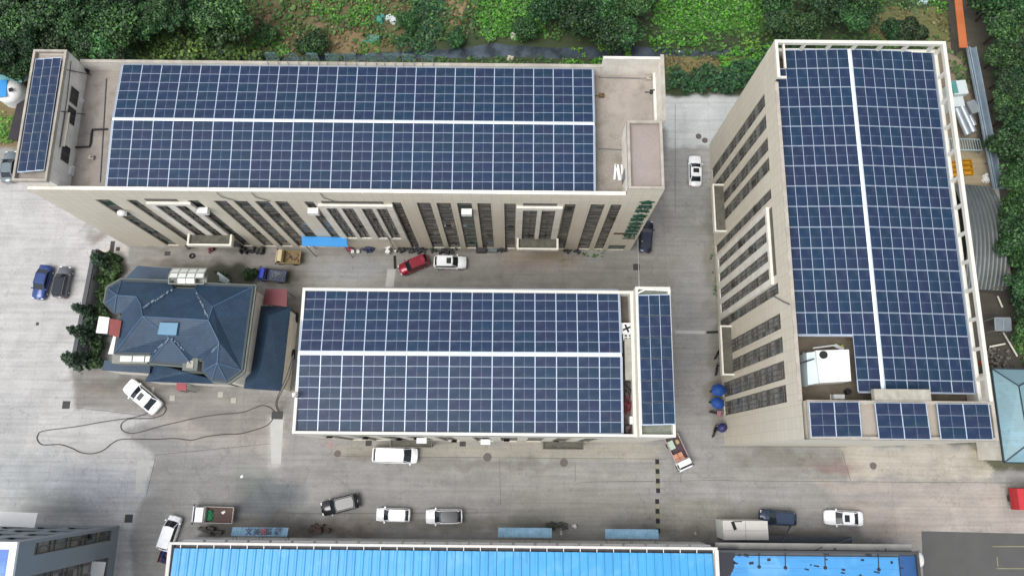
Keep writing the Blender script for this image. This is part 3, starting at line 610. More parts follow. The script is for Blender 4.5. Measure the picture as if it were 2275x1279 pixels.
# rooftop letters facing north
M_TEAL = mat('teal_letter', C(86, 124, 112), .5, var=.2)
NM = ['first', 'second', 'third', 'fourth', 'fifth', 'sixth', 'seventh', 'eighth', 'ninth']
for i, (px, ch) in enumerate(zip((607, 652, 697, 739, 780, 824, 866, 908, 951), '限公司技科金新安合')):
    X = at(px, 150, 21.7)[0]
    r = thing('rooftop_letter', 'pale green rooftop letter on its stand, %s from the west on the north parapet' % NM[i], 'sign letter', (X, NY1 - .1, 21.68), group='rooftop letters on the north parapet')
    text_mesh(ch, 1.45, .05, 'letter', M_TEAL, r, Matrix.Translation((0, .35, .72)) @ Matrix.Rotation(math.pi, 4, 'Z') @ Matrix.Rotation(math.pi / 2, 4, 'X'))
    b = MB()
    for s in (-.62, .62):
        b.beam((s, .25, -.6), (s, .25, 1.35), .05, .05); b.beam((s, .25, 1.1), (s, -.3, -.05), .05, .05)
    for z in (.1, .7, 1.3): b.beam((-.75, .26, z), (.75, .26, z), .03, .03)
    b.build('stand', M_GREYM, r)
# ---- central block
MX0, MX1, MY0, MY1 = -22.4, 12.9, 2.55, 18.0
mb = thing('workshop_block', 'lower beige central block with strip windows and a solar roof', 'building', (MX0, MY0, 0), world=True)
ST = [(-20.4 + i * 3.05 + (1.0 if i > 4 else 0)) for i in range(10)]
hs = [(x, x + 1.9, .5, 17.8) for x in ST]
MW = MB(); facade(MW, (0, MY0, 0), (1, 0, 0), (0, -1, 0), MX0, MX1, 0, 21.2, hs, .4); facade(MW, (0, MY1, 0), (1, 0, 0), (0, 1, 0), MX0, MX1, 0, 21.2, hs, .4)
MW.add([(MX0, MY1, 0), (MX0, MY0, 0), (MX0, MY0, 21.2), (MX0, MY1, 21.2)], [(0, 1, 2, 3)]); MW.build('wall', M_WALL, mb)
b = MB(); b.box(MX0 + .02, 16.4, MY0 + .42, MY1 - .42, .1, 19.6); b.build('roof_deck', mat('damp_deck', C(112, 106, 98), .9, var=.3, scale=.6), mb)
b = MB(); parapet(b, [(MX0 + .16, MY0 + .2), (MX1 - .1, MY0 + .2), (MX1 - .1, MY1 - .2), (MX0 + .16, MY1 - .2)], 19.6, 21.22, .3); b.build('parapet', M_CREAM, mb)
for h in hs: strip_window(mb, (0, MY0, 0), (1, 0, 0), (0, -1, 0), h[0], h[1], .5, 17.8, 5)
b = MB(); SX1 = 16.55; b.box(MX1 + .06, SX1, MY0 + .02, MY1, 0, 22.6); b.build('stair_strip_wall', M_WALL, mb)
b = MB(); parapet(b, [(MX1 + .15, MY0 + .15), (SX1 - .12, MY0 + .15), (SX1 - .12, MY1 - .15), (MX1 + .15, MY1 - .15)], 22.6, 23.1, .26); b.build('stair_strip_coping', M_CREAM, mb)
b = MB(); b.box(MX1 + .3, SX1 - .3, MY0 + .3, MY1 - .3, 22.6, 22.63); b.build('stair_strip_roof', mat('mossy_deck', C(138, 142, 128), .9, var=.3, scale=.7), mb)
for (a, c_) in (((870, 978), (958, 992)), ((1208, 981), (1294, 996))):
    x0, y1 = at(a[0], a[1], 3.5); x1, y0 = at(c_[0], c_[1], 3.5)
    m = MB(); m.box(x0, x1, y0, MY0, 3.2, 3.5); m.box(x0 + .1, x0 + .3, y0 + .1, y0 + .3, 0, 3.2); m.box(x1 - .3, x1 - .1, y0 + .1, y0 + .3, 0, 3.2); m.build('entrance_canopy', MATS['grimy_bitumen'], mb)
    m = MB(); m.box(x0 - .12, x1 + .12, y0 - .12, y0, 3.1, 3.7); m.box(x0 - .12, x0, y0, MY0, 3.1, 3.7); m.box(x1, x1 + .12, y0, MY0, 3.1, 3.7); m.build('canopy_rim', M_SPAN, mb)
b = MB(); b.beam((13.05, 17.2, 23.25), (13.9, 17.65, 23.25), .14, .1); b.beam((13.9, 17.65, 23.25), (SX1, 17.55, 23.25), .14, .1); b.build('gutter_pipe', M_WHITE, mb)
# ---- east block
QX0, QX1, QY0, QY1 = 27.85, 46.1, 2.35, 44.2
eb = thing('tower_block', 'tall beige east block with window strips, white roof frame and long solar slopes', 'building', (QX0, QY0, 0), world=True)
ES = [(1699, 205, 237), (1702, 251.5, 285.5), (1706, 302, 335), (1709, 346.5, 379), (1713, 417, 441), (1729, 626, 652), (1734, 694, 730.5), (1739, 746, 782), (1743, 799.5, 841.6), (1747, 853, 893)]
EPW = [(1700, 476, 499), (1703, 513, 538), (1706, 555, 581), (1709, 595, 620)]
ZE_ = onX(1739, 764, QX0)[1]
def ywin(L, X): return [tuple(sorted((onX(px, a, X)[0], onX(px, b_, X)[0]))) for px, a, b_ in L]
yw = ywin(ES, QX0); zts = [onX(px, (a + b_) / 2, QX0)[1] for px, a, b_ in ES]
MW = MB(); hs = [(a, b_, .6, z) for (a, b_), z in zip(yw, zts)]
facade(MW, (QX0, 0, 0), (0, 1, 0), (-1, 0, 0), QY0, QY1, 0, 26.4, hs, .4)
MW.add([(QX0, QY0, 0), (QX1, QY0, 0), (QX1, QY0, 27.2), (QX0, QY0, 27.2)], [(0, 1, 2, 3)]); MW.add([(QX1, QY0, 0), (QX1, QY1, 0), (QX1, QY1, 24), (QX1, QY0, 24)], [(0, 1, 2, 3)]); MW.add([(QX1, QY1, 0), (QX0, QY1, 0), (QX0, QY1, 25), (QX1, QY1, 25)], [(0, 1, 2, 3)])
MW.add([(QX0, 6.0, 26.4), (QX0, QY0, 26.4), (QX0, QY0, 27.2), (QX0, 6.0, 27.2)], [(0, 1, 2, 3)])
MW.add([(QX0, QY1, 26.4), (QX0, 39.8, 26.4), (QX0, 39.8, 27.3), (QX0, QY1, 27.3)], [(0, 1, 2, 3)])
MW.build('wall', M_WALL, eb)
for (a, b_), z in zip(yw, zts): strip_window(eb, (QX0, 0, 0), (0, 1, 0), (-1, 0, 0), a, b_, .6, z, 6, rec=.16, glass=M_GLASSE, bays=3, sp=M_SPAN2)
PX = QX0 - .3; pw = ywin(EPW, PX); pz = [onX(px, (a + b_) / 2, PX)[1] for px, a, b_ in EPW]; zl0, zl1 = onX(1713.5, 530, QX0)[1], onX(1720, 530, QX0)[1]; y0, y1 = pw[3][0] - .7, pw[0][1] + .7
sl0 = onX(1721, 613, QX0)[0]; sl1 = onX(1714, 460, QX0)[0]
m = MB(); phs = [(a, b_, 2.5, min(pz)) for a, b_ in pw]
facade(m, (PX, 0, 0), (0, 1, 0), (-1, 0, 0), y0, y1, 1.8, zl0 - .1, phs, .29, True); m.build('portal_frame', M_WALLP, eb)
m = MB(); m.box(QX0 - .02, QX0 + .05, sl0, sl1, zl0, zl1); m.build('slot_shadow_strip', M_SPAN, eb)  # same dark strip here, its colour standing in for shadow above the portal frame
for a, b_ in pw: strip_window(eb, (PX, 0, 0), (0, 1, 0), (-1, 0, 0), a, b_, 2.5, min(pz), 5, rec=.16, glass=M_GLASSE, sp=M_SPAN2)
for pya, pyb, pa, pb in ((414, 513, 1590, 1610), (727, 830, 1607, 1627)):
    zc = min(onX(pb, (pya + pyb) / 2, QX0)[1], 7.5) if False else onX(pb, (pya + pyb) / 2, QX0)[1]; x0, yb_ = at(pa, pyb, zc); x1, ya_ = at(pb, pya, zc); dz = zc - 3.75
    m = MB(); m.box(x0, QX0 - .01, yb_, ya_, 3.5 + dz, 3.75 + dz); m.build('entrance_canopy', MATS['grimy_bitumen'], eb)
    m = MB(); m.box(x0 - .22, x0, yb_ - .2, ya_ + .2, 3.3 + dz, 4.1 + dz); m.box(x0, QX0 - .02, yb_ - .2, yb_, 3.3 + dz, 4.1 + dz); m.box(x0, QX0 - .02, ya_, ya_ + .2, 3.3 + dz, 4.1 + dz); m.build('canopy_rim', M_CREAM, eb)
b = MB(); b.box(QX0 + .42, QX1 - .02, QY0 + .02, QY1 - .02, .1, 23.6); b.build('roof_deck', mat('brown_deck', C(122, 112, 96), .9, var=.3, scale=.6), eb)
b = MB(); b.box(QX0 + .0, QX0 + .38, 6.0, 39.8, 26.4, 26.46); b.box(QX0 + .1, QX0 + .38, 6.0, 39.8, 23.6, 26.4); b.build('west_parapet', M_COPE, eb)
fx0, fx1, fy1 = QX0 - .01, QX1 + .01, QY1 + .01
b = MB()   # white open frame round the north and east edges
b.box(fx0, fx1, fy1 - .35, fy1, 24.6, 25.7); b.box(fx0, fx1, fy1 - .35, fy1, 26.95, 27.4)
b.box(fx1 - .35, fx1, 6, fy1 - .35, 23.8, 25.7); b.box(fx1 - .35, fx1, 6, fy1 - .35, 26.95, 27.4)
for i in range(1, 7): x = fx0 + (fx1 - fx0) * i / 6.6 + .6; b.box(x - .15, x + .15, fy1 - .34, fy1 - .02, 25.7, 26.95)
for i in range(13): y = fy1 - .5 - i * 2.95; b.box(fx1 - .34, fx1 - .02, y - .15, y + .15, 25.7, 26.95)
b.box(fx0, fx0 + .3, 39.8, fy1 - .35, 27.0, 27.4); b.box(fx0 + .9, fx0 + 1.1, 41, fy1 - .4, 26.9, 27.2); b.box(fx0 + .3, fx0 + 1.0, 39.8, 40.0, 27.0, 27.3)
b.build('roof_frame', M_CREAM, eb)
b = MB(); b.box(28.25, QX1 - .01, QY0 + .02, 6.0, 23.6, 27.0); b.build('south_strip_wall', M_WALLP, eb)
b = MB(); parapet(b, [(28.4, QY0 + .17), (QX1 - .17, QY0 + .17), (QX1 - .17, 5.9), (28.4, 5.9)], 27.0, 27.5, .3); b.build('south_strip_coping', M_COPE, eb)
b = MB(); b.box(28.55, QX1 - .3, QY0 + .32, 5.7, 27.0, 27.04); b.build('south_strip_roof', mat('tan_deck', C(186, 176, 162), .9, var=.15, scale=.6), eb)
x0, y0 = at(1940, 866, 27.2); x1, y1 = at(2065, 866, 27.2)
b = MB(); b.box(x0, x1, 6.06, y0 + .1, 26.7, 27.35); b.build('stair_slab', mat('rough_slab', C(186, 182, 166), .95, var=.25, scale=1.5), eb)
b = MB(); b.tube([(QX0 - .08, 15.6, 26.2), (QX0 - .08, 16.2, 24.6), (QX0 - .08, 17.6, 21.4)], .06); b.build('rain_pipe', M_GREYM, eb)
# white tank house in the roof notch
th = thing('tank_house', 'white tank house with a round black hatch in the notch of the east roof', 'tank house', (*at(1840, 815, 24), 23.6), world=True)
q = [at(1813, 778, 26.2), at(1886, 776, 26.2), at(1891, 846, 26.2), at(1822, 850, 26.2)]
b = MB(); b.prism([(x, y) for x, y in q], 23.6, 26.2); b.build('house', M_WHITE, th)
q = [at(1792, 783, 25.7), at(1811, 781, 25.7), at(1820, 850, 25.7), at(1795, 855, 25.7)]
b = MB(); b.prism(q, 23.6, 25.7); b.build('lean_to', mat('pale_sheet', C(206, 222, 226, .85), .5, var=.08), th)
x, y = at(1829, 788, 26.25); b = MB(); b.cyl((x, y, 26.2), (x, y, 26.4), .38, 20); b.build('hatch', M_RUBBER, th)
b = MB(); (xa, ya), (xb, yb2) = at(1808, 797, 26.3), at(1783, 805, 25); b.tube([(xa, ya, 26.4), (xb, yb2, 25.6), (xb, yb2, 23.6)], .07); b.build('pipe', M_DARK, th)
b = MB(); (xa, ya), (xb, yb2) = at(1786, 782, 24.5), at(1791, 858, 24.5); b.beam((xa, ya, 24.4), (xb, yb2, 24.4), .25, .2); b.build('side_rail', M_COPE, th)
def onroof(name, label, cat, px, py, z, fn, m, rz=0., group=None):
    x, y = at(px, py, z); b = MB(); fn(b); o = b.build(name, m); o.location = (x, y, z); o.rotation_euler = (0, 0, rz); return tag(o, label, cat, group)
onroof('fallen_trim', 'long white board lying behind the white tank house', 'board', 1838, 770, 23.65, lambda b: (b.beam((-1.6, -.2, .3), (.6, .1, .4), .15, .1), b.beam((.6, .1, .4), (1.5, -.3, .3), .35, .06)), M_WHITE)
onroof('paint_can', 'small yellow-green tub beside the white board', 'tub', 1868, 770, 23.6, lambda b: b.cyl((0, 0, 0), (0, 0, .4), .2, 12, .17), mat('lime_plastic', C(170, 178, 70), .5))
onroof('air_conditioner', 'pale box unit on the deck south of the white tank house', 'air conditioner', 1857, 882, 23.6, lambda b: (b.box(-.55, .55, -.22, .22, .1, .8), b.box(-.6, -.5, -.3, .3, 0, .1), b.box(.5, .6, -.3, .3, 0, .1)), M_WHITE)
onroof('black_drum', 'round black drum on the deck near the lone solar panel', 'drum', 1880, 870, 23.6, lambda b: b.cyl((0, 0, 0), (0, 0, .6), .28, 16), M_RUBBER)
# ================================================================ villa
vb = thing('villa', 'large villa with a many-hipped blue tiled roof west of the central block', 'villa', (-42, 16, 0), world=True)
def tilemat(name, c1, c2):
    g, uv = uvmat(name); tc = g.n('TexCoord').outputs['Object']
    br = g.n('TexBrick', offset=.5, i_Scale=1., i_Color1=(1, 1, 1, 1), i_Color2=(.78, .8, .84, 1), i_Mortar=(.5, .52, .55, 1)); br.inputs['Mortar Size'].default_value = .035
    br.inputs['Brick Width'].default_value = .34; br.inputs['Row Height'].default_value = .3; g.l(uv, br.inputs[0])
    c = g.mix(g.ramp(g.noise(tc, .5, 5, .5), .3, .7), c1, c2); c = g.mix(g.ramp(g.noise(tc, 2.2, 5), .58, .8), c, sc4(c2, 1.3))
    return g.out(g.mix(1., c, br.outputs[0], 'MULTIPLY'), .55)
M_TILE = tilemat('blue_roof_tile', C(34, 60, 84, .8), C(46, 76, 102, .8))
V = {}
for k, p in dict(a=(270, 623, 8.5), b=(381, 627, 8.5), b1=(385, 640, 9), b2=(432, 642, 9), c=(438, 632, 8.5), d=(562, 637, 8.5), e=(537, 822, 8.5), f=(504, 847, 8.5), g=(471, 844, 8.5), h=(451, 824, 8.5), i=(453, 799, 8.5), i2=(432, 795, 8.5), j2=(428, 812, 8.5), j=(334, 804, 8.5), k=(338, 785, 8.5), l=(256, 783, 8.5), m=(270, 697, 8.5), n=(254, 695, 8.5), o=(234, 674, 8.5), p=(240, 640, 8.5),
              R1=(317, 703, 11.0), R2=(463, 711, 11.0), L1=(260, 656, 9.6), L2=(303, 659, 9.8), V=(313, 676, 10.3), T=(473, 681, 10.6), K=(487, 760, 10.4), Q=(483, 806, 9.7), G=(377, 749, 10.0)).items():
    V[k] = (*at(*p), p[2])
FS = ['b1 R1 R2 b2', 'b V R1 b1', 'a L1 L2 V b', 'p L1 a', 'o L1 p', 'n L1 o', 'm L2 L1 n', 'm l R1 V L2', 'l k G R1', 'k j G', 'j j2 G', 'j2 i2 G', 'R1 G R2', 'G i2 i K R2', 'i h Q K', 'h g Q', 'g f Q', 'f e Q', 'Q e d T K', 'K T R2', 'c T d', 'b2 R2 T c']
b = MB(); ks = list(V)
for f in FS:
    q = [V[k] for k in f.split()]; n = Vector((0, 0, 0))
    for i in range(len(q)): n += Vector(q[i]).cross(Vector(q[(i + 1) % len(q)]))
    if n.z < 0: q = q[::-1]
    b.add(q, [tuple(range(len(q)))])
rf = b.build('roof', M_TILE, vb)
OUT = 'a b b1 b2 c d e f g h i i2 j2 j k l m n o p'.split(); op = [V[k] for k in OUT]
cx = sum(p[0] for p in op) / len(op); cy = sum(p[1] for p in op) / len(op)
b = MB(); b.prism([(cx + (x - cx) * .985, cy + (y - cy) * .975) for x, y, z in op], 0, 8.3); b.build('wall', M_WALLP, vb)
b = MB()
for i in range(len(op)):
    p, q = op[i], op[(i + 1) % len(op)]; b.beam((p[0], p[1], 8.42), (q[0], q[1], 8.42), .3, .28)
b.build('eaves_gutter', mat('dark_teal_gutter', C(34, 50, 58), .5), vb)
b = MB()
for i in range(len(op)):
    p, q = [(cx + (v[0] - cx) * 1.03 + 0, cy + (v[1] - cy) * 1.04, 8.2) for v in (op[i], op[(i + 1) % len(op)])]; b.beam(p, q, .22, .35)
b.build('cornice', mat('grey_green_cornice', C(118, 126, 120), .8), vb)
b = MB()
for s in ('R1 R2', 'R1 V', 'V L2', 'L2 L1', 'R2 T', 'R2 K', 'K Q', 'Q h', 'Q g', 'Q f', 'Q e', 'G j', 'G j2', 'G R1', 'T d', 'L1 a', 'L1 o', 'L1 n', 'L1 p', 'R1 l'):
    p, q = s.split(); b.tube([Vector(V[p]) + Vector((0, 0, .05)), Vector(V[q]) + Vector((0, 0, .05))], .07)
b.build('ridge_tiles', mat('ridge_tile', C(74, 106, 138), .6), vb)
b = MB()
def streak(x0, y0, x1, y1, z0, z1, n):
    for i in range(n):
        t = i / n + random.uniform(0, .06); X, Y = at(x0 + (x1 - x0) * t + random.uniform(-2, 2), y0 + (y1 - y0) * t + random.uniform(-1.5, 1.5), z0 + (z1 - z0) * t + .1)
        b.rbox(X, Y, z0 + (z1 - z0) * t + .06, random.uniform(.15, .5), random.uniform(.1, .25), .05, math.atan2(-(y1 - y0), x1 - x0))
streak(318, 684, 380, 644, 10.8, 9.2, 14); streak(437, 652, 461, 704, 9.4, 10.9, 9); streak(375, 752, 341, 782, 10.1, 8.7, 9); streak(381, 752, 412, 778, 10.1, 9.0, 6); streak(485, 765, 468, 786, 10.3, 9.2, 5)
b.build('mortar_patches', mat('bare_mortar', C(122, 138, 154), .9, var=.3), vb)
q = [at(358, 717, 10.8), at(398, 718, 10.8), at(395, 746, 10.0), at(354, 744, 10.0)]; b = MB()
for dz in (0,): b.add([(q[0][0], q[0][1], 11.1), (q[1][0], q[1][1], 11.1), (q[2][0], q[2][1], 10.5), (q[3][0], q[3][1], 10.5), (q[0][0], q[0][1], 10.3), (q[1][0], q[1][1], 10.3), (q[2][0], q[2][1], 9.5), (q[3][0], q[3][1], 9.5)], [(3, 2, 1, 0), (0, 1, 5, 4), (1, 2, 6, 5), (2, 3, 7, 6), (3, 0, 4, 7)])
b.build('roof_light', mat('blue_sheet', C(78, 132, 164), .4, var=.05), vb)
def lowroof(pts, ze, ridge=None, label=None, wz=None):
    q = [(*at(*p, ze), ze) for p in pts]; b = MB()
    if ridge:
        r = [(*at(x, y, z), z) for x, y, z in ridge]
        if len(q) == 4 and len(r) == 2: # ridge from near q0q1 side to q3q2 side
            for f in ([q[0], q[1], r[0]], [q[1], q[2], r[1], r[0]], [q[2], q[3], r[1]], [q[3], q[0], r[0], r[1]]):
                n = Vector((0, 0, 0))
                for i in range(len(f)): n += Vector(f[i]).cross(Vector(f[(i + 1) % len(f)]))
                b.add(f if n.z > 0 else f[::-1], [tuple(range(len(f)))])
            b.prism([p[:2] for p in q], ze - .25, ze - .02)
    else: b.prism([p[:2] for p in q], ze - .25, ze)
    b.build('lower_roof', M_TILE, vb)
    c = [sum(p[0] for p in q) / len(q), sum(p[1] for p in q) / len(q)]; b = MB(); b.prism([(c[0] + (p[0] - c[0]) * .94, c[1] + (p[1] - c[1]) * .94) for p in q], 0, ze - .25); b.build('lower_wall', M_WALLP, vb)
lowroof([(306, 590), (392, 597), (392, 640), (262, 634)], 4.6)
lowroof([(232, 800), (334, 812), (332, 829), (226, 822)], 4.6)
lowroof([(345, 806), (478, 840), (508, 853), (321, 847)], 4.2, [(400, 824, 5.6), (420, 828, 5.6)])
lowroof([(580, 679), (645, 683), (624, 868), (541, 862)], 4.3, [(600, 700, 6.0), (574, 845, 6.0)])
# barrel skylight over the north side
sk = MB(); x0, y0 = at(386, 636, 7.5); x1, y1 = at(466, 601, 7.5); ny = 6
def arch(t): return 8.2 + 1.0 * math.sin(min(t, 1) * math.pi * .62 + .25)
sk.cur = 0
for i in range(4):
    for j in range(3):
        if j == 0 and i in (0, 3): continue
        ta, tb = j / 3, (j + 1) / 3; xa, xb = x0 + (x1 - x0) * i / 4 + .07, x0 + (x1 - x0) * (i + 1) / 4 - .07; ya, yb3 = y0 + (y1 - y0) * ta + .07, y0 + (y1 - y0) * tb - .07
        sk.add([(xa, ya, arch(1 - ta)), (xb, ya, arch(1 - ta)), (xb, yb3, arch(1 - tb)), (xa, yb3, arch(1 - tb))], [(0, 1, 2, 3)])
sk.build('skylight_glass', mat('milky_glazing', C(226, 232, 226, .85), .35, var=.08, scale=2), vb)
b = MB(); b.box(x0 - .1, x1 + .1, y0, y1 + .05, 4.5, 8.3)
for i in range(5): x = x0 + (x1 - x0) * i / 4; b.beam((x, y0, arch(1) - .05), (x, (y0 + y1) / 2, arch(.5) - .02), .13, .1); b.beam((x, (y0 + y1) / 2, arch(.5) - .02), (x, y1, arch(0) - .02), .13, .1)
for t in (0, .333, .667, 1): b.beam((x0, y0 + (y1 - y0) * t, arch(1 - t) - .02), (x1, y0 + (y1 - y0) * t, arch(1 - t) - .02), .13, .1)
b.build('skylight_frame', mat('stained_frame', C(150, 152, 142), .7, var=.2), vb)
# glazed gallery along the southwest corner
b = MB(); X0, Y0 = at(246, 806, 7); X1, Y1 = at(322, 786, 7)
for i in range(3): u0 = X0 + 1.1 + i * 1.55; b.box(u0, u0 + 1.4, Y0 + .2, Y1 - .25, 6.85, 7.0)
g0 = at(240, 786, 7); g1 = at(254, 752, 7); b.add([(g0[0], g0[1], 7.0), (g0[0] + 1.0, g0[1], 7.0), (g1[0] + .9, g1[1] + 1.5, 7.0), (g1[0], g1[1] + 1.5, 7.0)], [(0, 1, 2, 3)])
b.build('gallery_glazing', MATS['milky_glazing'], vb)
b = MB(); b.box(X0, X1 + .3, Y0, Y1 + .4, 0, 6.8); b.build('gallery_wall', MATS['stained_frame'], vb)
x, y = at(442, 812, 6); b = MB(); b.box(x - .9, x + .9, y - .9, y + .6, 0, 8.6); b.build('chimney', MATS['grey_green_cornice'], vb); b = MB(); b.box(x - .4, x + .4, y - .6, y + .3, 8.6, 8.7); b.build('chimney_cap', M_COPE, vb)
def slab_on_posts(name, label, cat, pts, z, m, tilt=0., posts=True):
    q = [at(*p, z) for p in pts]; c = (sum(p[0] for p in q) / 4, sum(p[1] for p in q) / 4); r = thing(name, label, cat, (c[0], c[1], 0), world=True)
    b = MB(); b.prism(q, z - .15, lambda x, y: z + tilt * (x - c[0])); b.build('canopy_sheet', m, r)
    b = MB()
    for x, y in q: X, Y = c[0] + (x - c[0]) * .85, c[1] + (y - c[1]) * .85; b.cyl((X, Y, 0), (X, Y, z - .15), .06, 6)
    b.build('posts', M_GREYM, r); return r
slab_on_posts('red_canopy', 'maroon sheet canopy between the villa and the blue mini truck', 'canopy', [(590, 641), (638, 642), (637, 681), (584, 675)], 4.6, M_RED)
slab_on_posts('red_canopy', 'small brick-red canopy against the west side of the villa', 'canopy', [(245, 707), (270, 712), (264, 750), (241, 743)], 9.0, mat('brick_red_sheet', C(140, 56, 52), .6))
slab_on_posts('white_canopy', 'white rectangular canopy beside the shrubs west of the villa', 'canopy', [(220, 702), (243, 705), (238, 741), (213, 739)], 6.4, M_WHITE)
slab_on_posts('red_canopy', 'tiny pinkish red canopy at the south door of the villa', 'canopy', [(392, 850), (413, 850), (414, 867), (392, 867)], 3.0, mat('pink_red_sheet', C(160, 68, 78), .6))
x, y = at(500, 618, 3); b = MB(); b.add([(x - 1.1, y + .7, 3.1), (x - 1.0, y - .4, 3.1), (x + .6, y - .8, 3.6), (x + .9, y - .4, 3.6), (x - .9, y + .8, 3.2)], [(0, 1, 2, 3, 4)]); b.cyl((x - .8, y, 0), (x - .8, y, 3.1), .06); b.cyl((x + .6, y - .6, 0), (x + .6, y - .6, 3.6), .06)
tag(b.build('folded_awning', MATS['pale_sheet']), 'crumpled white awning behind the villa near the skylight', 'awning')
# ================================================================ south warehouse and neighbours
wb = thing('warehouse', 'low warehouse with a bright blue ribbed metal roof along the south street', 'warehouse', (-39.5, -9.2, 0), world=True)
def ribmat(name, c, ax=0, pitch=.95, var=.1):
    g, uv = uvmat(name); s = g.n('SeparateXYZ'); g.l(uv, s.inputs[0]); tc = g.n('TexCoord').outputs['Object']
    m = g.n('Math', operation='MULTIPLY', i_1=1 / pitch); g.l(s.outputs[ax], m.inputs[0]); fr = g.n('Math', operation='FRACT'); g.l(m.outputs[0], fr.inputs[0])
    mp = g.n('Mapping'); mp.inputs['Scale'].default_value = (1, .12, 1) if ax == 0 else (.12, 1, 1); g.l(tc, mp.inputs[0])
    col = g.mix(g.ramp(g.noise(mp.outputs[0], .5, 4), .3, .7), sc4(c, 1 - var), sc4(c, 1 + var)); col = g.mix(g.ramp(g.noise(tc, .35, 5, .7), .52, .75), col, g.mix(.35, col, C(150, 205, 235))); col = g.mix(g.ramp(g.noise(mp.outputs[0], 2.4, 6), .56, .8), col, sc4(c, .72)); col = g.mix(g.ramp(g.noise(tc, 3.5, 4), .7, .8), col, g.mix(.5, col, C(120, 100, 80)))
    col = g.mix(g.ramp(fr.outputs[0], .0, .09, (1, 1, 1, 1), (0, 0, 0, 1)), col, sc4(c, .74)); return g.out(col, .38)
M_BROOF = ribmat('blue_rib_roof', C(72, 172, 230, .7))
WX0, WX1, WY = -39.4, 24.1, -9.55
b = MB(); b.box(WX0, WX1, -26, WY + .0, 0, 7.4); b.build('wall', mat('grey_white_wall', C(226, 226, 224, .85), .8, streak=.3), wb)
b = MB(); b.box(WX0 + .0, WX1, WY - .12, WY + .16, 7.9, 8.1); b.box(WX0 - .1, WX0 + .3, -26, WY - .12, 7.9, 8.1); b.box(WX1 - .35, WX1 + .1, -26, WY - .12, 7.9, 8.15); b.build('parapet_cap', mat('pale_cap', C(216, 212, 206, .85), .7, var=.12), wb)
b = MB(); b.box(WX0, WX1, WY - .10, WY + .0, 7.0, 7.9); b.box(WX0, WX0 + .1, -26, WY - .1, 7.0, 7.9); b.build('parapet', mat('rusty_flashing', C(128, 88, 84), .7, var=.3, scale=1.), wb)
b = MB(); b.box(WX0 + .3, WX1 - .4, -26, WY - .1, 7.38, 7.42); b.build('box_gutter', mat('dark_gutter', C(70, 66, 68), .6), wb)  # gutter bed in a plain dark grey
def ribroof(name, x0, x1, y0, y1, za, zb, m, par, pitch=.33, h=.05):
    b = MB(); n = int((x1 - x0) / pitch); xs = []; p = (x1 - x0) / n
    for i in range(n): xs += [(x0 + i * p, 0), (x0 + i * p + p * .55, 0), (x0 + i * p + p * .68, h), (x0 + i * p + p * .87, h)]
    xs.append((x1, 0)); vs = [(x, y1, zb + d) for x, d in xs] + [(x, y0, za + d) for x, d in xs]; k = len(xs)
    b.add(vs, [(i, k + i, k + i + 1, i + 1) for i in range(k - 1)]); return b.build(name, m, par)
ribroof('roof', WX0 + .5, WX1 - .5, -26, WY - .55, 9.0, 7.75, M_BROOF, wb, .95, .09)
b = MB()
for i in range(33): x = WX0 + 1.3 + i * 1.93; b = MB(); b.beam((x, WY + .05, 8.02), (x, WY - .5, 7.9), .07, .08); b.build('gutter_bracket', M_WHITE, wb)
for i in range(24):
    x = WX0 + 1.2 + i * 2.6
    f = MB(); f.box(x, x + 1.9, WY, WY + .06, 4.6, 6.4); f.box(x - .2, x + 2.1, WY, WY + .28, 6.4, 6.55); w_ = f.build('window', M_WHITE, wb); w_['_o'] = list(wb['_o'])
    g = MB(); g.box(x + .08, x + .92, WY + .06, WY + .08, 4.7, 6.3); g.box(x + .98, x + 1.82, WY + .06, WY + .08, 4.7, 6.3); g.build('pane', M_GLASS, w_)
def awn(label, xa, ya, xb, yb4, z, m, nm='ribbed_awning'):
    x0, y1 = at(xa, ya, z); x1, y0 = at(xb, yb4, z); r = thing(nm, label, 'awning', ((x0 + x1) / 2, y1, 0), world=True, group='blue ribbed awnings on the warehouse front')
    o = ribroof('awning_sheet', x0, x1, y0, y1, z + .35, z, m, r, .28, .04); b = MB()
    for x in (x0 + .2, (x0 + x1) / 2, x1 - .2): b.beam((x, y1, z - .08), (x, WY + .07, z + .2), .06, .06); b.beam((x, y1 + -.1, z - .1), (x, WY + .07, z - 1.2), .05, .05)
    b.build('brackets', M_GREYM, r); return r
M_AWN = mat('weathered_blue_sheet', C(128, 168, 194, .8), .6, var=.28, scale=1.2)
AW1 = awn('rust-streaked blue ribbed awning nearest the brown flatbed pickup', 517, 1170, 640, 1190, 4.6, M_AWN); awn('faded blue ribbed awning in the middle of the warehouse front', 1107, 1171, 1226, 1193, 4.6, M_AWN); awn('blue ribbed awning beside the eastern speed bump', 1344, 1174, 1463, 1196, 4.6, M_AWN)
# writing on the western awning
for i, (ch, px) in enumerate(zip('文美鼎景图', (552, 570, 586, 597, 617))):
    x, y = at(px, 1181, 5.0); text_mesh(ch, .85, .01, 'letter', mat('faded_red_paint', C(150, 60, 66), .8) if i == 2 else mat('faded_dark_paint', C(70, 74, 92), .8), AW1, Matrix.Translation((x - AW1.location.x, y - AW1.location.y, 5.02)))
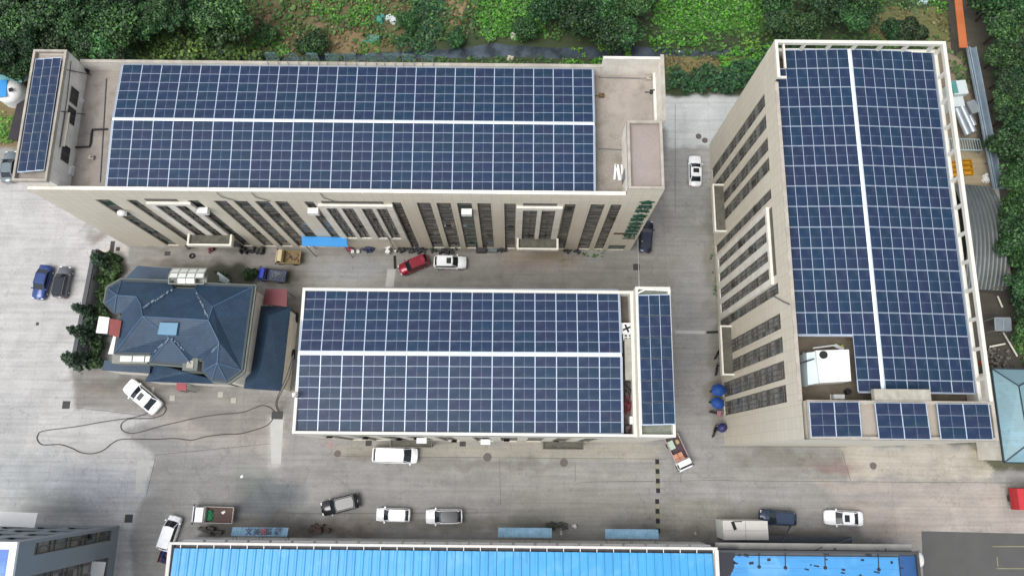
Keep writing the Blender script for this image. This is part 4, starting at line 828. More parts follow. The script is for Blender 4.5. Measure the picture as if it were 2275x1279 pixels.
# black-stained second roof
w2 = thing('annex_warehouse', 'annex with a flat blue sheet roof carrying black tar lines', 'warehouse', (35, -9.4, 0), world=True)
b = MB(); b.box(24.25, 47.4, -26, -9.75, 0, 7.3); b.build('wall', mat('slate_wall', C(92, 98, 104), .7), w2)
b = MB(); b.box(24.3, 47.5, -9.95, -9.7, 7.3, 7.9); b.box(47.2, 47.5, -26, -9.95, 7.3, 7.9); b.box(24.2, 24.32, -26, -9.95, 7.3, 7.9); b.build('parapet', mat('dark_slate', C(66, 70, 72), .7), w2)
b = MB(); b.box(24.25, 47.4, -9.7, -9.0, 6.5, 6.6); b.build('ledge', mat('pale_ledge', C(168, 166, 160), .8), w2)
M_B2 = ribmat('blue_flat_roof', C(76, 158, 220, .72), 1, 1.15)
b = MB(); b.box(24.5, 45.2, -26, -10.35, 7.3, 7.5); b.build('roof', M_B2, w2)
b = MB(); b.box(45.4, 47.2, -26, -10.2, 7.3, 7.45); b.build('edge_roof', mat('deep_blue_sheet', C(40, 92, 150), .4), w2)
b = MB()
for px, l in ((1627, 38), (1686, 38), (1744, 40), (1832, 40), (1950, 44)):
    x, y = at(px, 1220, 7.5); y2 = at(px, 1220 + l, 7.5)[1]; b.beam((x, y, 7.53), (x - .1, y2, 7.53), .1, .03); b.cyl((x - .1, y2, 7.5), (x - .1, y2, 7.56), .22, 8)
b.build('tar_joints', mat('tar', (.01, .012, .02, 1), .5), w2)
b = MB(); x, y = at(1598, 1216, 7.5); pts = []
for i in range(18): t = i / 17; pts.append((x + .3 + (1.9 - 1.1 * t) * random.uniform(.75, 1.1) , y - t * 3.3))
b.add([(x - .4, y, 7.54)] + [(p[0], p[1], 7.54) for p in pts] + [(x - .4, y - 3.3, 7.54)], [tuple(range(19, -1, -1))]); b.build('tar_stain', MATS['tar'], w2)
for i in range(22): 
    b = MB(); X, Y = at(random.uniform(1605, 2020), random.uniform(1218, 1279), 7.5); b.rbox(X, Y, 7.5, random.uniform(.15, .7), random.uniform(.1, .3), .04, random.uniform(-.3, .3)); b.build('tar_patch', MATS['tar'], w2)
b = MB(); x, y = at(1830, 1226, 7.5); b.beam((x - 1, y + .2, 7.54), (x + .6, y - .3, 7.54), .12, .03); b.beam((x - 1, y + .2, 7.54), (x - .1, y + .6, 7.54), .12, .03)
b.build('tar_mark', MATS['tar'], w2)
b = MB(); b.beam((33, -9.0, 4.5), (36, -6.9, .0), .12, .12); b.beam((38.5, -9.3, 5.5), (42, -8.2, 5.2), .12, .12); b.box(29, 42, -9.7, -8.5, 2.9, 3.0); b.build('lean_to_roof', mat('dark_sheet', C(66, 74, 84), .5), w2)
x, y = at(2045, 1243, 1); b = MB(); b.ball((0, 0, 0), .45, .9, .5, 12, 6); o = b.build('gas_tank', M_WHITE, smooth=True); o.location = (x + .15, y, .6); tag(o, 'rounded white tank at the east end of the annex', 'tank')
# white box shelter
hb = thing('site_cabin', 'white panel cabin roof with a black notch in front of the annex', 'cabin', (*at(1656, 1178, 3.3), 0), world=True)
q = [at(1606, 1156, 3.4), at(1704, 1157, 3.4), at(1707, 1198, 3.4), at(1609, 1198, 3.4)]
b = MB(); b.prism(q, 0, 3.3); b.build('wall', M_WHITE, hb)
b = MB(); b.prism([(hb.location[0] + (x - hb.location[0]) * 1.02, hb.location[1] + (y - hb.location[1]) * 1.03) for x, y in q], 3.3, 3.42); b.build('roof', mat('off_white_roof', C(216, 212, 206), .6, var=.06), hb)
b = MB(); (xa, ya), (xb, yb2) = at(1627, 1158, 3.42), at(1634, 1176, 3.42); b.beam((xa, ya, 3.44), (xb, yb2, 3.44), .4, .03); b.beam((xa, ya, 3.445), (xa + 1.2, ya + .05, 3.445), .1, .03); b.build('black_notch', M_RUBBER, hb)
b = MB(); (xa, ya), (xb, yb2) = at(1609, 1178, 3.42), at(1705, 1178, 3.42); b.beam((xa, ya, 3.43), (xb, yb2, 3.43), .03, .02)
for px in (1656,): (xa, ya), (xb, yb2) = at(px, 1157, 3.42), at(px + 1, 1197, 3.42); b.beam((xa, ya, 3.43), (xb, yb2, 3.43), .03, .02)
b.build('roof_seams', M_SPAN, hb)
# grey office block, southwest corner
GZ = 20.2; gx1, gy1 = at(265, 1168, 0)
gb = thing('office_block', 'grey office block with a deep blue roof in the southwest corner', 'building', (gx1, gy1, 0), world=True)
M_GW = mat('slate_cladding', C(124, 134, 140, .95), .5, var=.06, scale=.3)
gm = MB(); hsN = [(gx1 - 4.2 - i * 4.0, gx1 - 1.6 - i * 4.0, z0, z0 + 2.0) for i in range(3) for z0 in (2.5, 6.6, 10.7, 14.8)]
facade(gm, (0, gy1, 0), (1, 0, 0), (0, 1, 0), gx1 - 14, gx1, 0, GZ, hsN, .3)
ys1, ys2 = onX(247, 1174, gx1)[0], onX(247, 1199, gx1)[0]; hsE = [(ys2, ys1, 1.6, 17.2), (ys2 - 5.2, ys2 - 2.0, 1.6, 17.2), (ys2 - 10, ys2 - 7, 1.6, 17.2)]
facade(gm, (gx1, 0, 0), (0, 1, 0), (1, 0, 0), gy1 - 16, gy1, 0, GZ, hsE, .3); gm.build('wall', M_GW, gb)
for h in hsN: strip_window(gb, (0, gy1, 0), (1, 0, 0), (0, 1, 0), h[0], h[1], h[2], h[3], 1, .22, M_GLASS, 3, False)
for h in hsE: strip_window(gb, (gx1, 0, 0), (0, 1, 0), (1, 0, 0), h[0], h[1], h[2], h[3], 5, .22, M_GLASSE, 2, False)
b = MB(); b.box(gx1 - 14, gx1 - .35, gy1 - 16, gy1 - .35, .2, GZ - .3); b.build('core', M_SPAN, gb)
b = MB(); b.box(gx1 - 14, gx1 + .1, gy1 - .6, gy1 + .1, GZ - .1, GZ + .25); b.box(gx1 - .6, gx1 + .1, gy1 - 16, gy1 - .6, GZ - .1, GZ + .25); b.build('roof_rim', M_WHITE, gb)
M_DBR = ribmat('deep_blue_roof', C(30, 102, 186, .8), 1, .8)
b = MB(); b.box(gx1 - 14, gx1 - .62, gy1 - 16, gy1 - .62, GZ - .3, GZ); b.build('roof', M_DBR, gb)
b = MB(); b.box(gx1 - .35, gx1 + .06, gy1 - .3, gy1 + .06, 0, GZ - .1); b.build('corner_pilaster', mat('pale_slate', C(140, 148, 154), .5, var=.05), gb)
q = [at(-60, 1133, 9), at(84, 1139, 9), at(76, 1171, 9), at(-60, 1165, 9)]; b = MB(); b.prism(q, 8.8, 9.0); b.build('entrance_canopy', M_WHITE, gb)
q = [at(203, 1246, 5), at(234, 1248, 5), at(226, 1290, 5), at(196, 1290, 5)]; b = MB(); b.prism(q, 4.8, 5.0); b.build('side_canopy', M_WHITE, gb)
# ---- east side: arched shed, teal roof
sh = thing('arched_shed', 'arched grey ribbed shed between the east block and the dark track', 'shed', (*at(2200, 530, 0), 0), world=True)
p0 = at(2148, 408, 3.2); p1 = at(2172, 641, 3.2); wd = 6.2; N_ = 10
b = MB(); rows_ = 24; vs = []
for i in range(rows_ + 1):
    t = i / rows_; bx_ = p0[0] - 2.0 + (p1[0] - p0[0]) * t; by_ = p0[1] + (p1[1] - p0[1]) * t
    for k in range(41):
        a = k / 40; z = 2.6 + 2.6 * math.sin(math.pi * (.12 + .5 * t if False else .5)) * (1 - (2 * t - 1) ** 2 * .75) - a * 1.2 + (.12 if k % 4 == 2 else 0) ; vs.append((bx_ + wd * a, by_, z))
b.add(vs, [(i * 41 + k, (i + 1) * 41 + k, (i + 1) * 41 + k + 1, i * 41 + k + 1) for i in range(rows_) for k in range(40)])
b.build('roof', mat('grey_green_ribs', C(104, 110, 108), .5, .2, var=.3, scale=.35), sh)
b = MB(); b.box(p1[0] + wd - 2.0, p1[0] + wd - .9, p1[1] + .3, p0[1] - .3, 2.2, 2.3); b.build('side_roof', mat('concrete_strip', C(148, 146, 140), .8), sh)
b = MB(); b.box(p0[0] - 1.6, p0[0] + wd - 2.3, p1[1] + .2, p1[1] + .4, 0, 2.6); b.box(p0[0] - 1.6, p0[0] + wd - 2.3, p0[1] - .4, p0[1] - .2, 0, 2.4); b.build('end_wall', M_SPAN, sh)
tb = thing('teal_roof_house', 'low house with a hipped pale teal metal roof at the east edge', 'house', (*at(2250, 920, 0), 0), world=True)
M_TEALR = ribmat('teal_roof', C(118, 150, 158, .85), 1, .35, .08)
q = [(*at(2204, 819, 5.6), 5.6), (*at(2330, 822, 5.6), 5.6), (*at(2345, 1028, 5.6), 5.6), (*at(2232, 1026, 5.6), 5.6)]; r0 = (*at(2263, 857, 7.2), 7.2); r1 = (*at(2285, 985, 7.2), 7.2)
b = MB()
for f in ([q[0], r0, q[1]], [q[1], r0, r1, q[2]], [q[2], r1, q[3]], [q[3], r1, r0, q[0]]):
    n = Vector((0, 0, 0))
    for i in range(len(f)): n += Vector(f[i]).cross(Vector(f[(i + 1) % len(f)]))
    b.add(f if n.z > 0 else f[::-1], [tuple(range(len(f)))])
b.build('roof', M_TEALR, tb)
b = MB()
for p, s in ((q[0], r0), (q[1], r0), (q[3], r1), (q[2], r1), (r0, r1)): b.tube([Vector(p) + Vector((0, 0, .05)), Vector(s) + Vector((0, 0, .05))], .08)
for i in range(4): b.beam(Vector(q[i]) - Vector((0, 0, .1)), Vector(q[(i + 1) % 4]) - Vector((0, 0, .1)), .25, .25)
b.build('roof_trim', mat('dark_teal_trim', C(44, 60, 66), .5), tb)
b = MB(); cc = (sum(p[0] for p in q) / 4, sum(p[1] for p in q) / 4); b.prism([(cc[0] + (p[0] - cc[0]) * .93, cc[1] + (p[1] - cc[1]) * .95) for p in q], 0, 5.4); b.build('wall', M_WALLP, tb)


# ================================================================ VEHICLES
def car(kind, label, front, rear, pm, cat='car', group=None, roofm=None, sunroof=False, pano=False, name=None, w=None):
    (x1, y1), (x0, y0) = at(*front, .8), at(*rear, .8); L = math.hypot(x1 - x0, y1 - y0); a = math.atan2(y1 - y0, x1 - x0)
    T = dict(sedan=(.40, 1.44, None, (-.37, -.24, .08, .235), .95),
             suv=(.405, 1.68, None, (-.47, -.40, .10, .25), 1.05), hatch=(.40, 1.52, None, (-.46, -.38, .12, .27), 1.0), van=(.37, 1.95, None, (-.475, -.41, .22, .37), 1.15))[kind]
    W = w or T[0] * L * (1. if L < 4.6 else .97); H = T[1]; rb, rt, ft, fb = [k * L for k in T[3]]; belt = T[4]
    r = thing(name or {'sedan': 'parked_car', 'suv': 'parked_car', 'hatch': 'parked_car', 'van': 'parked_van'}[kind], label, cat, ((x0 + x1) / 2, (y0 + y1) / 2, 0), a, group=group)
    # body loft
    st = [(-.5, .72), (-.492, .86), (-.47, .94), (-.40, .985), (-.25, 1), (0, 1), (.22, 1), (.36, .985), (.44, .93), (.48, .83), (.495, .70), (.5, .5)]
    def top(x):
        t = x / L
        if t > fb / L - .02: return belt - (t - fb / L) * .55 * (1 if kind != 'van' else 1.6) - (.1 if t > .47 else 0)
        return belt - (.06 if kind == 'sedan' and t < -.47 else 0)
    vs = []; fs = []; K = 11
    for t, ww in st:
        x = t * L; hw = W / 2 * ww; z1 = top(x)
        for yy, zz in ((-.93, .28), (-1, .5), (-1, .72), (-.97, .86), (-.86, 1), (0, 1.03), (.86, 1), (.97, .86), (1, .72), (1, .5), (.93, .28)):
            vs.append((x, yy * hw, .22 + (z1 - .22) * (zz - .2) / .8 if zz > .28 else .24))
    n = len(st)
    for i in range(n - 1):
        for k in range(K - 1): fs.append((i * K + k, i * K + k + 1, (i + 1) * K + k + 1, (i + 1) * K + k))
        fs.append((i * K + K - 1, i * K, (i + 1) * K, (i + 1) * K + K - 1))
    fs += [tuple(range(K - 1, -1, -1)), tuple(range((n - 1) * K, n * K))]
    b = MB(); b.add(vs, fs); b.build('body', pm, r, smooth=True)
    # greenhouse and roof
    wb_, wt = W * .45, W * .395; g = MB(); zb = belt - .02; vs = []
    def ring(xs, hw, z, rr): return [(xs[0], -hw * .82, z), (xs[0] + rr, -hw, z), (xs[1] - rr, -hw, z), (xs[1], -hw * .8, z), (xs[1] + .06, 0, z), (xs[1], hw * .8, z), (xs[1] - rr, hw, z), (xs[0] + rr, hw, z), (xs[0], hw * .82, z), (xs[0] - .04, 0, z)]
    vs = ring((rb, fb), wb_, zb, .12 * 1) + ring((rt, ft), wt, H - .06, .1); g.add(vs, [(i, (i + 1) % 10, 10 + (i + 1) % 10, 10 + i) for i in range(10)] + [tuple(range(10, 20))]); g.build('windows', M_CARGLASS, r)
    b = MB(); vs = ring((rt + .03, ft - .03), wt + .01, H - .07, .1) + ring((rt + .12, ft - .12), wt * .86, H, .1); b.add(vs, [(i, (i + 1) % 10, 10 + (i + 1) % 10, 10 + i) for i in range(10)] + [tuple(range(10, 20))])
    b.build('roof', M_CARGLASS if pano else (roofm or pm), r, smooth=False)
    for s in (-1, 1):
        b = MB(); b.beam((fb - .02, s * wb_ * .93, zb + .01), (ft, s * wt * .9, H - .06), .07, .06); b.beam((rb + .02, s * wb_ * .93, zb + .01), (rt, s * wt * .9, H - .06), .1, .08)
        b.beam((ft, s * wt, H - .05), (rt, s * wt, H - .05), .05, .05); b.build('pillar', pm, r)
    if sunroof or pano: b = MB(); c = ft - .55 if not pano else (ft + rt) / 2; l = .7 if not pano else (ft - rt) * .86; b.rbox(c, 0, H - .002, l * .9, wt * 1.15, .014); b.build('sunroof', M_CARGLASS if sunroof else roofm or M_CARGLASS, r)
    for s in (-1, 1):
        b = MB(); b.rbox(fb - .12, s * (W / 2 + .06), belt - .03, .16, .2, .14); b.build('mirror', pm, r)
        b = MB(); b.rbox(L * .468, s * W * .335, top(.46 * L) - .2, .2, .3, .13); b.build('headlight', M_LAMP, r)
        b = MB(); b.rbox(-L * .487, s * W * .36, belt - .26, .12, .26, .16); b.build('taillight', M_TAIL, r)
        for x in (-.31 * L, .315 * L):
            wb2 = MB(); wb2.cyl((x, s * (W / 2 - .2), .32), (x, s * (W / 2 - .0), .32), .32, 16); tw = wb2.build('wheel', M_RUBBER, r)
            rm = MB(); rm.cyl((x, s * (W / 2 - .02), .32), (x, s * (W / 2 + .012), .32), .2, 10); rm.build('rim', M_GALV, tw)
    b = MB(); b.rbox(-L * .497, 0, .48, .05, .45, .12); b.build('number_plate', M_WHITE, r)
    return r
car('sedan', 'silver-grey sedan half under the trees at the far left beside the north block', (24, 336), (16, 404), P_SILVER)
car('sedan', 'blue car parked side by side with a grey one on the pale concrete', (82, 664), (103, 589), P_BLUE)
car('suv', 'grey car with a black glass roof, parked right beside the blue car', (146, 592), (131, 661), P_GREY, roofm=M_CARGLASS, sunroof=True, pano=False)
car('sedan', 'white sedan parked askew south of the villa over the black cable', (281, 852), (350, 909), P_WHITE, sunroof=True)
car('suv', 'red hatchback parked askew beside the white station wagon north of the central block', (887, 601), (951, 575), P_RED)
car('suv', 'white wagon with a small sunroof parked beside the red car', (1036, 583), (964, 582), P_WHITE, sunroof=True)
car('sedan', 'white sedan in the lane between the north block and the east block', (1544, 346), (1545, 413), P_WHITE, sunroof=True)
car('sedan', 'black sedan half hidden behind the stair tower with green letters', (1438, 490), (1433, 560), P_DKBLUE)
car('van', 'white passenger van parked along the south wall of the central block', (928, 1012), (828, 1009), P_WHITE, 'van')
car('suv', 'black car parked slightly turned on the street south of the central block', (714, 1131), (797, 1110), P_BLACK)
car('hatch', 'small white hatchback with a white roof parked beside a dark-roofed white car', (836, 1142), (911, 1144), P_WHITE)
car('suv', 'white car with a dark glass roof parked in front of the blue roofed warehouse', (946, 1147), (1027, 1146), P_WHITE, roofm=M_CARGLASS, pano=True)
car('suv', 'dark blue car partly hidden behind the white cabin roof', (1688, 1146), (1768, 1152), P_NAVY)
car('sedan', 'white sedan with a sunroof parked east of the dark blue car', (1832, 1148), (1917, 1152), P_WHITE, sunroof=True)
def truck(label, front, rear, pm, bedm, cabf=.3, wd=1.75, sides=None, name='flatbed_truck', cat='truck', crew=False, bh=.95):
    (x1, y1), (x0, y0) = at(*front, 1.), at(*rear, 1.); L = math.hypot(x1 - x0, y1 - y0); a = math.atan2(y1 - y0, x1 - x0); W = wd; sides = sides or pm
    r = thing(name, label, cat, ((x0 + x1) / 2, (y0 + y1) / 2, 0), a); h = L / 2; c0 = h - cabf * L
    b = MB(); H = 1.95
    pr = [(c0, .5), (c0, H - .05), (c0 + .1, H), (h - .72 * min(1, cabf * L / 1.6), H - .03), (h - .26, 1.2), (h - .03, 1.05), (h, .45)]
    ys = [(-W / 2 * .97, .94), (-W / 2, .9), (W / 2, .9), (W / 2 * .97, .94)]
    vs = [(x, s * W / 2 * (1 if z < 1.2 else .9), z) for s in (-1, 1) for x, z in pr]; n = len(pr)
    b.add(vs, [tuple(range(n)), tuple(range(2 * n - 1, n - 1, -1))] + [(i, n + i, n + (i + 1) % n, (i + 1) % n) for i in range(n)]); b.build('cab', pm, r, bevel=.05)
    g = MB(); x0_, x1_ = h - .72 * min(1, cabf * L / 1.6), h - .26
    g.add([(x0_ + .03, -W * .42, H + .02), (x0_ + .03, W * .42, H + .02), (x1_ + .04, W * .46, 1.24), (x1_ + .04, -W * .46, 1.24)], [(3, 2, 1, 0)]); g.build('windshield', M_CARGLASS, r)
    for s in (-1, 1):
        g = MB(); g.add([(c0 + .3, s * (W * .45 + .015), H - .15), (x0_, s * (W * .45 + .015), H - .15), (x1_ - .05, s * (W * .49 + .02), 1.22), (c0 + .3, s * (W * .49 + .02), 1.22)], [(0, 1, 2, 3)]); g.build('side_window', M_CARGLASS, r)
        b = MB(); b.rbox(h - .25, s * (W / 2 + .14), 1.15, .1, .2, .3); b.build('mirror', M_DARK, r)
        b = MB(); b.rbox(h - .02, s * W * .36, .6, .08, .3, .18); b.build('headlight', M_LAMP, r)
        for x in (-h * .55, h - .62): b = MB(); b.cyl((x, s * (W / 2 - .22), .33), (x, s * W / 2, .33), .33, 14); b.build('wheel', M_RUBBER, r)
    b = MB(); b.box(-h, c0 - .08, -W / 2, W / 2, bh - .12, bh); b.box(-h + .1, h - .5, -.35, .35, .4, bh - .12); b.build('bed_floor', bedm, r)
    for nm, bb in (('side_board', (-h, c0 - .08, -W / 2 - .02, -W / 2 + .04)), ('side_board', (-h, c0 - .08, W / 2 - .04, W / 2 + .02)), ('tail_board', (-h - .03, -h + .03, -W / 2 + .04, W / 2 - .04)), ('head_board', (c0 - .12, c0 - .06, -W / 2 + .04, W / 2 - .04))):
        b = MB(); b.box(*bb, bh, bh + (.4 if nm != 'head_board' else .75)); b.build(nm, sides, r)
    return r, L, a, h, c0, W, bh
def cargo(tr, name, label, cat, x, y, fn, m, rz=0., group=None):
    r, L, a, h, c0, W, bh = tr; b = MB(); fn(b); o = b.build(name, m); p = Matrix.Rotation(a, 3, 'Z') @ Vector((x, y, 0)); o.location = (r.location.x + p.x, r.location.y + p.y, bh + .002); o.rotation_euler = (0, 0, a + rz)
    return tag(o, label, cat, group)
M_BRN = mat('brown_bed', C(104, 82, 76), .85); M_TAN = mat('tan_bed', C(142, 122, 88), .85, var=.35, scale=3)
t = truck('cream light truck with an open slatted bed under the north facade', (612, 570), (668, 573), P_CREAM, M_TAN, .33, 1.75, mat('ochre_boards', C(168, 148, 92), .7))
cargo(t, 'scrap_pile', 'loose brown scrap in the bed of the cream truck', 'scrap', -.6, 0, lambda b: [b.rbox(random.uniform(-.8, .8), random.uniform(-.5, .5), 0, random.uniform(.2, .6), .12, .15, random.uniform(0, 3)) for i in range(14)], M_WOOD)
t = truck('small blue truck with a loaded bed between the villa and the lane', (574, 608), (636, 615), P_TBLUE, mat('dusty_blue_bed', C(92, 100, 128), .8), .28, 1.6, P_DKBLUE)
cargo(t, 'scrap_pile', 'tangled grey rods in the bed of the blue truck', 'scrap', -.7, 0, lambda b: [b.beam((random.uniform(-1, 1), random.uniform(-.6, .6), .1), (random.uniform(-1, 1), random.uniform(-.6, .6), .3), .05, .05) for i in range(22)], M_GREYM)
t = truck('white pickup truck with a brown bed and green netting near the warehouse', (427, 1141), (519, 1144), P_WHITE, M_BRN, .33, 1.95, mat('pale_pink_boards', C(214, 204, 196), .6))
cargo(t, 'green_netting', 'crumpled bright green netting at the front of the brown pickup bed', 'netting', .35, .05, lambda b: [b.ball((random.uniform(-.3, .45), random.uniform(-.65, .6), random.uniform(.0, .12)), random.uniform(.15, .4), random.uniform(.15, .35), random.uniform(.08, .25), 7, 4) for i in range(16)], mat('green_net', C(20, 132, 84), .7, var=.4, scale=5))
cargo(t, 'white_rag', 'little white rag lying on the brown pickup bed', 'rag', -1.3, -.35, lambda b: (b.rbox(0, 0, 0, .4, .25, .04, .3), b.rbox(.1, .1, .03, .2, .35, .03, 1.)), M_WHITE)
t = truck('white flatbed truck loaded with boxes at the southeast corner of the central block', (1525, 1042), (1490, 968), P_WHITE, mat('dark_bed', C(84, 66, 72), .85), .27, 1.85, mat('pinkish_boards', C(206, 184, 184), .6))
M_CARD = mat('cardboard', C(206, 150, 122), .8, var=.15)
for i, (x, y) in enumerate(((.95, -.3), (.95, .35), (.3, -.35), (.3, .3))):
    cargo(t, 'cardboard_box', ['orange-brown carton behind the white cab, on the east side', 'orange-brown carton behind the white cab, on the west side', 'second-row carton on the east side of the white flatbed', 'second-row carton on the west side of the white flatbed'][i], 'box', x, y - .25, lambda b: (b.box(-.3, .3, -.29, .29, 0, .45), b.box(-.3, .3, -.03, .03, .45, .455)), M_CARD, group='cartons on the white flatbed truck')
cargo(t, 'foam_board', 'pale green sheet leaning in the back of the white flatbed truck', 'sheet', -1.2, -.45, lambda b: b.rbox(0, 0, .1, 1.1, .75, .08), mat('pale_green', C(196, 214, 196), .6))
cargo(t, 'sack', 'tan sack at the tail of the white flatbed truck', 'sack', -1.3, .45, lambda b: b.ball((0, 0, .18), .35, .28, .2, 10, 6), mat('sack_cloth', C(196, 168, 120), .9))
# white crew van half under the warehouse edge
car('van', 'white van nosing up past the northwest corner of the blue roofed warehouse', (391, 1146), (365, 1222), P_WHITE, 'van', w=1.75)
b = MB(); b.box(-1.1, 1.1, -.8, .8, 0, 1.0); o = thing('loaded_cart', 'cart piled with dark blue and red bundles beside the warehouse corner', 'cart', (*at(366, 1228, .6), 0), 1.35)
b = MB(); b.box(-1.2, 1.2, -.5, .5, .35, .45); b.box(-1.2, 1.2, -.53, -.48, .45, .8); b.box(-1.2, 1.2, .48, .53, .45, .8); b.build('tray', M_RED, o)
for s in (-.52, .52):
    b = MB(); b.cyl((0, s - .05, .3), (0, s + .05, .3), .3, 12); b.build('wheel', M_RUBBER, o)
b = MB()
for i in range(9): b.ball((random.uniform(-.9, .9), random.uniform(-.3, .3), .7), .35, .25, .22, 8, 5)
b.build('bundles', mat('blue_bundle', C(40, 52, 110), .8, var=.5, scale=3), o)
t = truck('red covered lorry cut by the right edge of the photo', (2400, 1108), (2243, 1107), mat('lorry_red', C(190, 44, 48), .5), M_DARK, .25, 2.6, mat('lorry_red', C(190, 44, 48), .5), 'lorry', 'lorry', bh=1.1)
b = MB(); b.box(-t[3] + .05, t[4] - .1, -t[5] / 2 + .02, t[5] / 2 - .02, 1.5, 2.6)
for i in range(12): y = -1.2 + i * .22; b.ball((-t[3] + .1, y, 2.58), .1, .1, .08, 6, 4)
b.build('tarpaulin', mat('red_tarp', C(206, 52, 58), .6, var=.12), t[0])
# ---- motorbikes
M_BIKE = paint('bike_black', C(34, 34, 38)); M_UMB = mat('umbrella_cloth', C(18, 78, 160), .7, var=.25); M_UMB2 = mat('umbrella_navy', C(44, 48, 108), .5, var=.2)
def bike(label, px, py, rz, umb=None, quilt=None, group='scooters lined up at the foot of the east block'):
    r = thing('scooter', label, 'scooter', (*at(px, py, .5), 0), rz, group=group)
    for x in (-.62, .62):
        b = MB(); b.cyl((x, -.05, .26), (x, .05, .26), .26, 14); w_ = b.build('wheel', M_RUBBER, r)
        b = MB(); b.cyl((x, -.06, .26), (x, .06, .26), .12, 8); b.build('rim', M_GREYM, w_)
    b = MB(); b.add([(-.75, -.13, .45), (-.75, .13, .45), (.1, .15, .32), (.1, -.15, .32), (-.8, -.12, .72), (-.8, .12, .72), (-.05, .14, .66), (-.05, -.14, .66)], [(0, 1, 2, 3), (7, 6, 5, 4), (0, 4, 5, 1), (2, 6, 7, 3), (1, 5, 6, 2), (0, 3, 7, 4)])
    b.box(-.05, .45, -.13, .13, .26, .34); b.add([(.42, -.17, .3), (.42, .17, .3), (.55, .14, .95), (.55, -.14, .95), (.5, -.15, .3), (.5, .15, .3), (.62, .12, .95), (.62, -.12, .95)], [(3, 2, 1, 0), (4, 5, 6, 7), (0, 4, 7, 3), (1, 2, 6, 5), (3, 7, 6, 2)]); b.build('body', M_BIKE, r)
    b = MB(); b.rbox(-.4, 0, .68, .62, .26, .1, 0, .9); b.build('seat', M_RUBBER, r)
    b = MB(); b.tube([(.48, -.34, 1.0), (.58, -.1, 1.02), (.58, .1, 1.02), (.48, .34, 1.0)], .025); b.cyl((.66, 0, .26), (.56, 0, 1.0), .03); b.build('handlebar', M_DARK, r)
    b = MB(); b.ball((.66, 0, .86), .07, .09, .08, 8, 5); b.build('headlight', M_LAMP, r)
    if umb:
        m, R_ = umb; cx_ = -.05; b = MB(); n = 8; vs = [(cx_, 0, 2.15)]
        for t_, z in ((.35, 2.09), (.7, 1.94), (1., 1.72)):
            for i in range(n): a = 2 * math.pi * i / n; vs.append((cx_ + R_ * 1.15 * t_ * math.cos(a), R_ * t_ * math.sin(a), z))
        fs = [(0, 1 + i, 1 + (i + 1) % n) for i in range(n)]
        for k in (0, 1): fs += [(1 + k * n + i, 1 + (k + 1) * n + i, 1 + (k + 1) * n + (i + 1) % n, 1 + k * n + (i + 1) % n) for i in range(n)]
        b.add(vs, fs); u = b.build('umbrella', m, r); b = MB(); b.cyl((cx_, 0, 2.2), (.5, 0, .95), .02, 5); b.build('umbrella_pole', M_GREYM, u)
    if quilt: b = MB(); b.add([(.66, -.4, 1.02), (.66, .4, 1.02), (.1, .36, .5), (.1, -.36, .5), (.85, -.35, .5), (.85, .35, .5)], [(3, 2, 1, 0), (0, 1, 5, 4)]); b.build('windproof_quilt', quilt, r)
    return r
bike('bare black scooter by the entrance canopy of the east block, the northern of two', 1595, 785, 1.0)
bike('bare black scooter by the entrance canopy of the east block, the southern of two', 1593, 820, 1.3)
bike('scooter under a bright blue umbrella, the northern of two touching', 1592, 868, .1, (M_UMB, .84))
q = mat('plaid_quilt', C(190, 140, 150), .9, var=.5, scale=6)
bike('scooter under a bright blue umbrella with a pink plaid quilt below it', 1590, 897, -.3, (M_UMB, .8))
bike('scooter covered by a pink plaid quilt between the umbrellas', 1591, 917, -.2, None, q)
bike('scooter under a small purple-blue umbrella near the corner of the east block', 1600, 950, .5, (M_UMB2, .6))
bike('bare scooter with a pale box beside the purple umbrella', 1588, 957, 1.2)
